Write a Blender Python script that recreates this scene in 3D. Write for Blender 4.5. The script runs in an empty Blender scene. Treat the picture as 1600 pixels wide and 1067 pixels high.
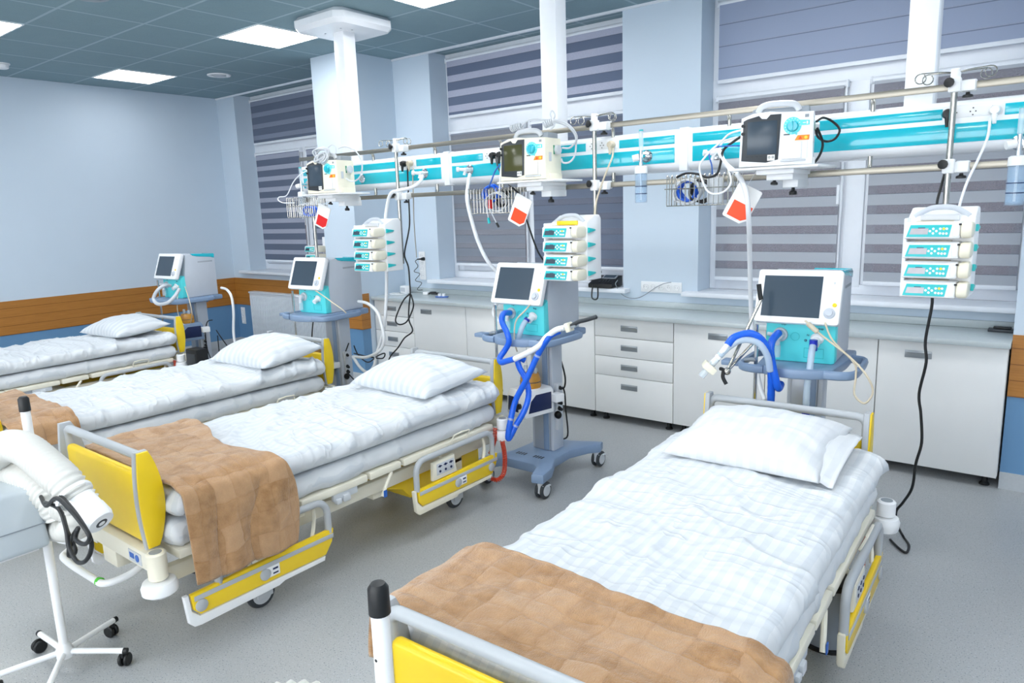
import bpy, bmesh, math, random
import numpy as np
from mathutils import Vector, Matrix, noise
C = bpy.context.scene.collection
PI = math.pi
rnd = random.Random(7)
R = math.radians

# ------------------------------------------------------------------ materials
def lin(c):
    return tuple(((x/12.92) if x <= .04045 else ((x+.055)/1.055)**2.4) for x in c)
def hexc(h):
    return lin(tuple(int(h[i:i+2], 16)/255 for i in (0, 2, 4)))
class NT:
    def __init__(s, name):
        m = bpy.data.materials.new(name); m.use_nodes = True
        s.m = m; s.t = m.node_tree; s.b = s.t.nodes['Principled BSDF']
    def n(s, typ, **kw):
        nd = s.t.nodes.new(typ)
        for k, v in kw.items():
            if k.startswith('_'): setattr(nd, k[1:], v)
        return nd
    def l(s, a, b): s.t.links.new(a, b)
    def math(s, op, a, b=None, clamp=False):
        nd = s.t.nodes.new('ShaderNodeMath'); nd.operation = op; nd.use_clamp = clamp
        for i, v in enumerate((a, b)):
            if v is None: continue
            if isinstance(v, (int, float)): nd.inputs[i].default_value = v
            else: s.l(v, nd.inputs[i])
        return nd.outputs[0]
    def mix(s, f, a, b):
        nd = s.t.nodes.new('ShaderNodeMix'); nd.data_type = 'RGBA'
        for i, v in ((0, f), (6, a), (7, b)):
            if isinstance(v, (int, float)): nd.inputs[i].default_value = v
            elif isinstance(v, tuple): nd.inputs[i].default_value = (*v[:3], 1)
            else: s.l(v, nd.inputs[i])
        return nd.outputs[2]
    def noise(s, scale, detail=3, vec=None, rough=.5):
        nd = s.t.nodes.new('ShaderNodeTexNoise'); nd.inputs['Scale'].default_value = scale
        nd.inputs['Detail'].default_value = detail; nd.inputs['Roughness'].default_value = rough
        if vec is not None: s.l(vec, nd.inputs['Vector'])
        return nd.outputs['Fac']
    def coord(s, kind='Object'):
        return s.t.nodes.new('ShaderNodeTexCoord').outputs[kind]
    def xyz(s, v):
        nd = s.t.nodes.new('ShaderNodeSeparateXYZ'); s.l(v, nd.inputs[0]); return nd.outputs
    def scale(s, v, x, y, z, loc=(0, 0, 0), rot=0.):
        nd = s.t.nodes.new('ShaderNodeMapping'); nd.inputs['Scale'].default_value = (x, y, z)
        nd.inputs['Location'].default_value = loc; nd.inputs['Rotation'].default_value = (rot*.4, rot*.3, rot)
        s.l(v, nd.inputs[0]); return nd.outputs[0]
    def ramp(s, f, stops):
        nd = s.t.nodes.new('ShaderNodeValToRGB'); e = nd.color_ramp.elements
        while len(e) < len(stops): e.new(.5)
        for i, (p, c) in enumerate(stops):
            e[i].position = p; e[i].color = (*c[:3], 1)
        s.l(f, nd.inputs[0]); return nd.outputs[0]
    def bump(s, h, strength=.3, dist=.01):
        nd = s.t.nodes.new('ShaderNodeBump'); nd.inputs['Strength'].default_value = strength
        nd.inputs['Distance'].default_value = dist
        s.l(h, nd.inputs['Height']); s.l(nd.outputs[0], s.b.inputs['Normal'])
    def col(s, v):
        if isinstance(v, tuple): s.b.inputs['Base Color'].default_value = (*v[:3], 1)
        else: s.l(v, s.b.inputs['Base Color'])
    def rough(s, v):
        if isinstance(v, (int, float)): s.b.inputs['Roughness'].default_value = v
        else: s.l(v, s.b.inputs['Roughness'])
M = {}
def plain(name, h, rough=.4, metal=0., var=.03, sc=14, bump=0., spec=None, trans=0., coat=0.):
    t = NT(name); c = hexc(h)
    nf = t.noise(sc, 2, t.coord())
    lo = tuple(max(0, x*(1-var)) for x in c); hi = tuple(min(1, x*(1+var)) for x in c)
    t.col(t.mix(nf, lo, hi)); t.rough(rough); t.b.inputs['Metallic'].default_value = metal
    if spec is not None: t.b.inputs['Specular IOR Level'].default_value = spec
    if trans: t.b.inputs['Transmission Weight'].default_value = trans
    if coat: t.b.inputs['Coat Weight'].default_value = coat
    if bump: t.bump(t.noise(sc*12, 3, t.coord()), bump, .002)
    M[name] = t.m; return t
plain('white_plastic', 'F2F3F4', .35)
plain('white_paint', 'EEF1F4', .4)
plain('white_rubber', 'EDEFF2', .45)
plain('cream', 'E9E4D3', .38)
plain('cream_dark', 'DCD3B8', .4)
plain('warm_cream', 'F0EAD6', .35)
plain('light_grey', 'C9CDD2', .4)
plain('mid_grey', '8F979F', .4)
plain('tube_grey', 'B4B8BC', .33)
plain('dark_grey', '33383D', .45)
plain('yellow', 'F7D224', .32)
plain('yellow_button', 'F0D53A', .4)
plain('turquoise', '10B9CC', .16, coat=.5)
plain('turquoise_front', '5ADDE2', .35)
plain('turquoise_dark', '22BFC2', .35)
plain('cart_blue', '8197B4', .38)
plain('cart_metal', 'AEB4BD', .33, .35)
plain('body_grey', 'C4CAD3', .4)
plain('black', '101214', .45)
plain('black_soft', '16181B', .6)
plain('steel', 'B9B6AE', .24, 1., sc=30)
plain('steel_dull', '9A958A', .34, 1., sc=30)
plain('chrome', 'D8DADD', .12, 1.)
plain('orange', 'F0901E', .45)
plain('orange_red', 'F2490F', .5)
plain('red', 'E01414', .5)
plain('red_coil', 'C23A1A', .4)
plain('blue_hose', '1460DB', .3)
plain('blue_cap', '1B2FB0', .35)
plain('blue_mid', '2B62B8', .4)
plain('navy', '14234F', .3)
plain('beige', 'CFC3AC', .45)
plain('paper', 'F4F4F2', .7)
plain('amber', 'C98A2C', .2)
plain('green', '18906A', .45); plain('lime', '55C83C', .4)
plain('cabinet', 'E4E5E4', .34, sc=5)
plain('worktop', 'BEC7C9', .22, sc=40, var=.05)
plain('window_white', 'E9EDF3', .35)
plain('radiator_white', 'DDE3EA', .4)
plain('wall_paint', 'CAD8E5', .62, sc=3, var=.02, bump=.08)
plain('blue_paint', '648FB6', .5, sc=3)
plain('base_vinyl', 'B9BEC2', .5, sc=60, var=.08)
plain('casing', 'F3F5F8', .25)
plain('frosted', 'DDE6EC', .35)
plain('handle_grey', 'A3A9AE', .3, .6)
plain('unit_grey', 'C3CCD2', .38)
plain('hose_white', 'D9D8D2', .5)
t = NT('screen'); t.col(hexc('2A3540')); t.rough(.24); M['screen'] = t.m
nf = t.noise(3, 1, t.coord()); t.col(t.mix(nf, hexc('36434F'), hexc('42515F')))
t = NT('screen_olive'); t.col(t.mix(t.noise(4, 1, t.coord()), hexc('3C3D22'), hexc('5A5A33'))); t.rough(.16); M['screen_olive'] = t.m
t = NT('lcd'); t.col(t.mix(t.noise(40, 1, t.coord()), hexc('B4B0B6'), hexc('C6C2C4'))); t.rough(.2); M['lcd'] = t.m
def glassy(name, h, alpha, rough=.08):
    t = NT(name); t.col(hexc(h)); t.rough(rough)
    t.col(t.mix(t.noise(9, 1, t.coord()), hexc(h), tuple(min(1, x*1.05) for x in hexc(h))))
    t.b.inputs['Alpha'].default_value = alpha; M[name] = t.m
glassy('clear_plastic', 'DCE8F0', .4); glassy('blue_clear', 'B4D2EC', .3)
glassy('clear_hose', 'C4D6E6', .72, .2); glassy('amber_clear', 'D79A3A', .75)
glassy('bag', 'E4E9EE', .55, .25); glassy('smoke_lid', '9AA6B4', .75)
# floor: grey safety vinyl with dark and light specks
t = NT('floor_vinyl'); oc = t.coord()
base = t.mix(t.noise(1.2, 2, oc), hexc('A2A5A7'), hexc('AEB0B1'))
sp = t.math('GREATER_THAN', t.noise(170, 1, oc), .66); sp2 = t.math('GREATER_THAN', t.noise(140, 1, t.scale(oc, 1, 1, 1, (3, 7, 1))), .67)
c = t.mix(sp, base, hexc('6E767E')); c = t.mix(sp2, c, hexc('B9BEC2')); t.col(c)
t.rough(t.math('ADD', t.math('MULTIPLY', t.noise(6, 2, oc), .12), .3)); M['floor_vinyl'] = t.m
# ceiling: 0.6 m lay-in tiles with a lighter metal grid
t = NT('ceiling_tile'); o = t.xyz(t.coord())
def cell(v, off): return t.math('ABSOLUTE', t.math('SUBTRACT', t.math('FRACT', t.math('ADD', t.math('DIVIDE', t.math('SUBTRACT', v, off), .6), 40.5)), .5))
gx = cell(o[0], -4.51); gy = cell(o[1], 2.87)
line = t.math('LESS_THAN', t.math('MINIMUM', gx, gy), .018)
nf = t.noise(9, 4, t.coord()); f = t.noise(220, 2, t.coord())
tile = t.mix(nf, hexc('7F99A2'), hexc('88A1A9')); tile = t.mix(t.math('GREATER_THAN', f, .62), tile, hexc('78929B'))
t.col(t.mix(line, tile, hexc('A5BAC2'))); t.rough(.75)
t.bump(t.math('ADD', t.math('SMOOTH_MIN', t.math('MINIMUM', gx, gy), .03), t.math('MULTIPLY', f, .002)), .5, .05); M['ceiling_tile'] = t.m
# oak laminate
t = NT('wood'); oc = t.coord(); o = t.xyz(oc)
g = t.noise(3, 6, t.scale(oc, 2, 2, 42), .65); g2 = t.noise(5, 3, t.scale(oc, .8, .8, 160))
plank = t.math('FRACT', t.math('MULTIPLY', o[2], 11))
c = t.mix(t.math('MULTIPLY', g, 1.1, True), hexc('9C6424'), hexc('CB8C40')); c = t.mix(t.math('MULTIPLY', g2, .45), c, hexc('77430F'))
c = t.mix(t.math('LESS_THAN', plank, .05), c, hexc('7A4816'))
t.col(c); t.rough(.42); M['wood'] = t.m
# bed linen: satin stripes along the bed
def linen(name, w, ca='CBD0D5', cb='D6D9DC', horiz=False, wr=16, ws=.45):
    t = NT(name); oc = t.coord(); o = t.xyz(oc)
    fr = t.math('FRACT', t.math('DIVIDE', t.math('ADD', o[0], t.math('MULTIPLY', t.noise(6, 1, oc), .012)), w))
    st = t.math('GREATER_THAN', fr, .5)
    t.col(t.mix(st, hexc(ca), hexc(cb)))
    t.rough(t.math('ADD', t.math('MULTIPLY', st, .25), .42))
    a = t.noise(wr*.5, 3, t.scale(oc, .85, 1.15, 1, rot=.62)); b = t.noise(wr*.42, 2, t.scale(oc, .42, 1.25, .8, (3, 5, 2), -.35))
    cr = t.math('POWER', t.math('SUBTRACT', 1, t.math('ABSOLUTE', t.math('MULTIPLY', t.math('SUBTRACT', b, .5), 5)), True), 4)
    t.bump(t.math('ADD', t.math('MULTIPLY', a, .3), t.math('MULTIPLY', cr, .30)), ws, .03)
    t.b.inputs['Sheen Weight'].default_value = .12
    M[name] = t.m
linen('duvet_linen', .042); linen('mattress_linen', .05, wr=9, ws=.35); linen('pillow_linen', .05, 'C8CED4', 'D6DADE', wr=8, ws=.4); linen('plain_linen', .05, 'D3D6DA', 'DADCDF', wr=8, ws=.4)
# brown fleece with sculpted patches
t = NT('fleece'); oc = t.coord('UV'); o = t.xyz(oc)
wv = t.math('MULTIPLY', t.math('SUBTRACT', t.noise(9, 2, oc), .5), .05)
u = t.math('DIVIDE', t.math('ADD', o[0], wv), .095); v = t.math('DIVIDE', t.math('ADD', o[1], wv), .075)
u2 = u
cb = t.n('ShaderNodeCombineXYZ'); t.l(t.math('FLOOR', u2), cb.inputs[0]); t.l(t.math('FLOOR', v), cb.inputs[1])
wn = t.n('ShaderNodeTexWhiteNoise'); t.l(cb.outputs[0], wn.inputs['Vector'])
e1 = t.math('ABSOLUTE', t.math('SUBTRACT', t.math('FRACT', u2), .5)); e2 = t.math('ABSOLUTE', t.math('SUBTRACT', t.math('FRACT', v), .5))
edge = t.math('MULTIPLY', t.math('SUBTRACT', t.math('MAXIMUM', e1, e2), .42), 12.5, True)
fur = t.noise(330, 3, t.scale(oc, 1, .45, 1)); fur2 = t.noise(28, 4, oc)
c = t.mix(t.math('MULTIPLY', t.math('SUBTRACT', fur2, .3), 2.0, True), hexc('956D45'), hexc('C49A6E'))
c = t.mix(t.math('MULTIPLY', wn.outputs['Value'], .7), c, hexc('CBA580')); c = t.mix(t.math('MULTIPLY', edge, .16), c, hexc('8A5C33'))
c = t.mix(t.math('MULTIPLY', fur, .25), c, hexc('7A4F2A')); t.col(c); t.rough(.95)
t.b.inputs['Sheen Weight'].default_value = .35; t.b.inputs['Specular IOR Level'].default_value = .15
h = t.math('SUBTRACT', t.math('ADD', t.math('MULTIPLY', fur, .35), t.math('MULTIPLY', fur2, .8)), t.math('MULTIPLY', edge, .14))
t.bump(h, .8, .012); M['fleece'] = t.m
# zebra blind fabric: opaque bands and see-through bands (object z runs down from the head rail)
def zebra(name, period, duty, phase, op='69748A', sh='A9ADC6', alpha=.55):
    t = NT(name); oc = t.coord(); o = t.xyz(oc)
    fr = t.math('FRACT', t.math('ADD', t.math('DIVIDE', o[2], period), phase))
    isop = t.math('LESS_THAN', fr, duty)
    wv = t.noise(60, 3, t.scale(oc, 1.2, 1, 14))
    c = t.mix(isop, t.mix(wv, tuple(x*.8 for x in hexc(sh)), hexc(sh)), t.mix(wv, tuple(x*.94 for x in hexc(op)), hexc(op)))
    seam = t.math('LESS_THAN', t.math('ABSOLUTE', t.math('SUBTRACT', fr, duty)), .02)
    t.col(t.mix(t.math('MULTIPLY', seam, .6), c, hexc('4C5568'))); t.rough(.8)
    t.l(t.math('MAXIMUM', isop, t.math('ADD', t.math('MULTIPLY', wv, .3), alpha-.15)), t.b.inputs['Alpha'])
    M[name] = t.m
t = NT('pane'); t.col(t.mix(t.noise(1, 1, t.coord()), hexc('C9D4E4'), hexc('D2DCEA'))); t.rough(.03); t.b.inputs['Alpha'].default_value = .22; M['pane'] = t.m
def emis(name, c, s):
    t = NT(name); t.col((.9, .92, .95)); t.b.inputs['Emission Color'].default_value = (*c, 1)
    t.b.inputs['Emission Strength'].default_value = s; M[name] = t.m

# ------------------------------------------------------------------ mesh builder
class MB:
    def __init__(s): s.v = []; s.f = []; s.mi = []; s.uv = None
    def add(s, vs, fs, m=0, T=None):
        o = len(s.v)
        for p in vs:
            p = Vector(p)
            s.v.append(tuple(T @ p) if T is not None else tuple(p))
        for f in fs: s.f.append(tuple(i+o for i in f)); s.mi.append(m)
        return s
    def bm(s, b, m=0, T=None):
        b.verts.ensure_lookup_table(); b.verts.index_update()
        s.add([v.co.copy() for v in b.verts], [tuple(v.index for v in f.verts) for f in b.faces], m, T); b.free(); return s
    def box(s, c, sz, bev=0., seg=2, m=0, T=None):
        b = bmesh.new(); bmesh.ops.create_cube(b, size=1)
        for v in b.verts: v.co = Vector((v.co.x*sz[0], v.co.y*sz[1], v.co.z*sz[2])) + Vector(c)
        if bev > 0: bmesh.ops.bevel(b, geom=b.edges[:], offset=min(bev, min(sz)*.49), segments=seg, affect='EDGES', profile=.5)
        return s.bm(b, m, T)
    def b2(s, x0, x1, y0, y1, z0, z1, bev=0., m=0, T=None, seg=2):
        return s.box(((x0+x1)/2, (y0+y1)/2, (z0+z1)/2), (abs(x1-x0), abs(y1-y0), abs(z1-z0)), bev, seg, m, T)
    def prism(s, pts, a, b_, axis='x', bev=0., m=0, T=None, seg=2):
        """outline pts in the plane normal to axis: x->(y,z), y->(x,z), z->(x,y)"""
        b = bmesh.new()
        def P3(p, h): return {'x': (h, p[0], p[1]), 'y': (p[0], h, p[1]), 'z': (p[0], p[1], h)}[axis]
        lo = [b.verts.new(P3(p, a)) for p in pts]; hi = [b.verts.new(P3(p, b_)) for p in pts]
        n = len(pts); b.faces.new(lo); b.faces.new(hi[::-1])
        for i in range(n): b.faces.new((lo[i], hi[i], hi[(i+1) % n], lo[(i+1) % n]))
        bmesh.ops.recalc_face_normals(b, faces=b.faces[:])
        if bev > 0:
            hs = set(hi); ls = set(lo)
            ed = [e for e in b.edges if (e.verts[0] in hs) == (e.verts[1] in hs)]
            bmesh.ops.bevel(b, geom=ed, offset=bev, segments=seg, affect='EDGES', profile=.5)
        return s.bm(b, m, T)
    def cyl(s, p, q, r, r2=None, n=20, m=0, T=None, bev=0.):
        r2 = r if r2 is None else r2
        p, q = Vector(p), Vector(q); d = (q-p); L = d.length
        rot = d.to_track_quat('Z', 'Y').to_matrix().to_4x4(); X = Matrix.Translation(p) @ rot
        if T is not None: X = T @ X
        pr = [(0, 0), (r, 0), (r2, L), (0, L)]
        if bev > 0: pr = [(0, 0), (r-bev, 0), (r, bev), (r2, L-bev), (r2-bev, L), (0, L)]
        return s.lathe(pr, n, m, X)
    def lathe(s, pr, n=24, m=0, T=None):
        vs, fs, rows = [], [], []
        for (r, z) in pr:
            if r < 1e-6: rows.append([len(vs)]); vs.append((0, 0, z))
            else:
                rows.append(list(range(len(vs), len(vs)+n)))
                vs += [(r*math.cos(2*PI*i/n), r*math.sin(2*PI*i/n), z) for i in range(n)]
        for a, b in zip(rows, rows[1:]):
            for i in range(n):
                j = (i+1) % n
                if len(a) == 1 and len(b) == 1: continue
                if len(a) == 1: fs.append((a[0], b[j], b[i]))
                elif len(b) == 1: fs.append((a[i], a[j], b[0]))
                else: fs.append((a[i], a[j], b[j], b[i]))
        return s.add(vs, fs, m, T)
    def tube(s, pts, r, n=10, m=0, T=None, smooth=6, closed=False, ribs=None, flat=1.):
        P_ = spline(pts, smooth, closed) if smooth else [Vector(p) for p in pts]
        N = len(P_); vs, fs = [], []
        tang = [(P_[(i+1) % N if closed else min(i+1, N-1)]-P_[(i-1) % N if closed else max(i-1, 0)]).normalized() for i in range(N)]
        up = Vector((0, 0, 1)) if abs(tang[0].z) < .9 else Vector((1, 0, 0))
        u = tang[0].cross(up).normalized()
        for i in range(N):
            if i: u = (u - tang[i]*u.dot(tang[i])); u = u.normalized() if u.length > 1e-6 else tang[i].orthogonal().normalized()
            w = tang[i].cross(u); rr = r(i/(N-1)) if callable(r) else r
            if ribs: rr *= ribs(i)
            for k in range(n):
                a = 2*PI*k/n; vs.append(P_[i]+u*(math.cos(a)*rr)+w*(math.sin(a)*rr*flat))
        for i in range(N if closed else N-1):
            j = (i+1) % N
            for k in range(n):
                l = (k+1) % n; fs.append((i*n+k, i*n+l, j*n+l, j*n+k))
        if not closed: fs += [tuple(range(n))[::-1], tuple((N-1)*n+k for k in range(n))]
        return s.add(vs, fs, m, T)
    def ball(s, c, r, m=0, T=None, sc=(1, 1, 1), n=12):
        b = bmesh.new(); bmesh.ops.create_uvsphere(b, u_segments=n*2, v_segments=n, radius=r)
        for v in b.verts: v.co = Vector((v.co.x*sc[0], v.co.y*sc[1], v.co.z*sc[2]))+Vector(c)
        return s.bm(b, m, T)
    def obj(s, name, mats, parent=None, angle=38, smooth=True):
        me = bpy.data.meshes.new(name); me.from_pydata(s.v, [], s.f)
        if not isinstance(mats, (list, tuple)): mats = [mats]
        for m in mats: me.materials.append(M[m])
        me.polygons.foreach_set('material_index', s.mi)
        if s.uv is not None:
            ul = me.uv_layers.new(name='UVMap')
            for lp in me.loops: ul.data[lp.index].uv = s.uv[lp.vertex_index]
        b = bmesh.new(); b.from_mesh(me); bmesh.ops.recalc_face_normals(b, faces=b.faces[:]); b.to_mesh(me); b.free()
        if smooth:
            me.polygons.foreach_set('use_smooth', [True]*len(me.polygons))
            if angle: me.set_sharp_from_angle(angle=R(angle))
        o = bpy.data.objects.new(name, me); C.objects.link(o)
        if parent is not None: o.parent = parent
        return o
def spline(pts, k=6, closed=False):
    p = [Vector(q) for q in pts]; n = len(p); out = []
    for i in range(n if closed else n-1):
        if closed: a, b, c, d = p[(i-1) % n], p[i], p[(i+1) % n], p[(i+2) % n]
        else: a, b, c, d = p[max(i-1, 0)], p[i], p[i+1], p[min(i+2, n-1)]
        for j in range(k):
            t = j/k
            out.append(.5*((2*b)+(c-a)*t+(2*a-5*b+4*c-d)*t*t+(3*b-a-3*c+d)*t**3))
    if not closed: out.append(p[-1])
    return out
def coil(path, R_, turns, k=14):
    """helix of radius R_ around a path"""
    P_ = spline(path, 12); N = turns*k; out = []
    L = [0]
    for a, b in zip(P_, P_[1:]): L.append(L[-1]+(b-a).length)
    u = None
    for i in range(N+1):
        s_ = L[-1]*i/N; j = 0
        while j < len(L)-2 and L[j+1] < s_: j += 1
        f = (s_-L[j])/max(1e-9, L[j+1]-L[j]); c = P_[j].lerp(P_[j+1], f); tg = (P_[j+1]-P_[j]).normalized()
        if u is None: u = tg.orthogonal().normalized()
        u = (u-tg*u.dot(tg)).normalized(); w = tg.cross(u); a = 2*PI*i/k
        out.append(c+u*math.cos(a)*R_+w*math.sin(a)*R_)
    return out
def rrect(x0, x1, y0, y1, r, n=5):
    out = []
    for cx, cy, a0 in ((x1-r, y1-r, 0), (x0+r, y1-r, 90), (x0+r, y0+r, 180), (x1-r, y0+r, 270)):
        for i in range(n+1):
            a = R(a0+90*i/n); out.append((cx+r*math.cos(a), cy+r*math.sin(a)))
    return out
def tag(o, label, cat, group=None, kind=None):
    o['label'] = label; o['category'] = cat
    if group: o['group'] = group
    if kind: o['kind'] = kind
    return o
def thing(name, label, cat, loc=(0, 0, 0), rz=0., group=None):
    o = bpy.data.objects.new(name, None); C.objects.link(o); o.empty_display_size = .1
    o.location = loc; o.rotation_euler = (0, 0, rz)
    return tag(o, label, cat, group)
def struct(o): o['kind'] = 'structure'; return o
def copy_tree(o, parent=None):
    c = o.copy(); C.objects.link(c)
    if parent is not None: c.parent = parent
    for ch in list(o.children): copy_tree(ch, c)
    return c
def dup(o, loc, rz, label):
    c = copy_tree(o); c.location = loc; c.rotation_euler = (0, 0, rz); c['label'] = label; return c
def wire(name, pts, r, mat, label, cat='cable', smooth=6, group=None, n=8):
    o = MB().tube(pts, r, n, smooth=smooth).obj(name, mat, angle=None); return tag(o, label, cat, group)
CAMY, CAMP, CAMR, CAMF = -0.664457, -0.185484, -0.033141, 1107.820
EXPO = 0.55
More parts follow.
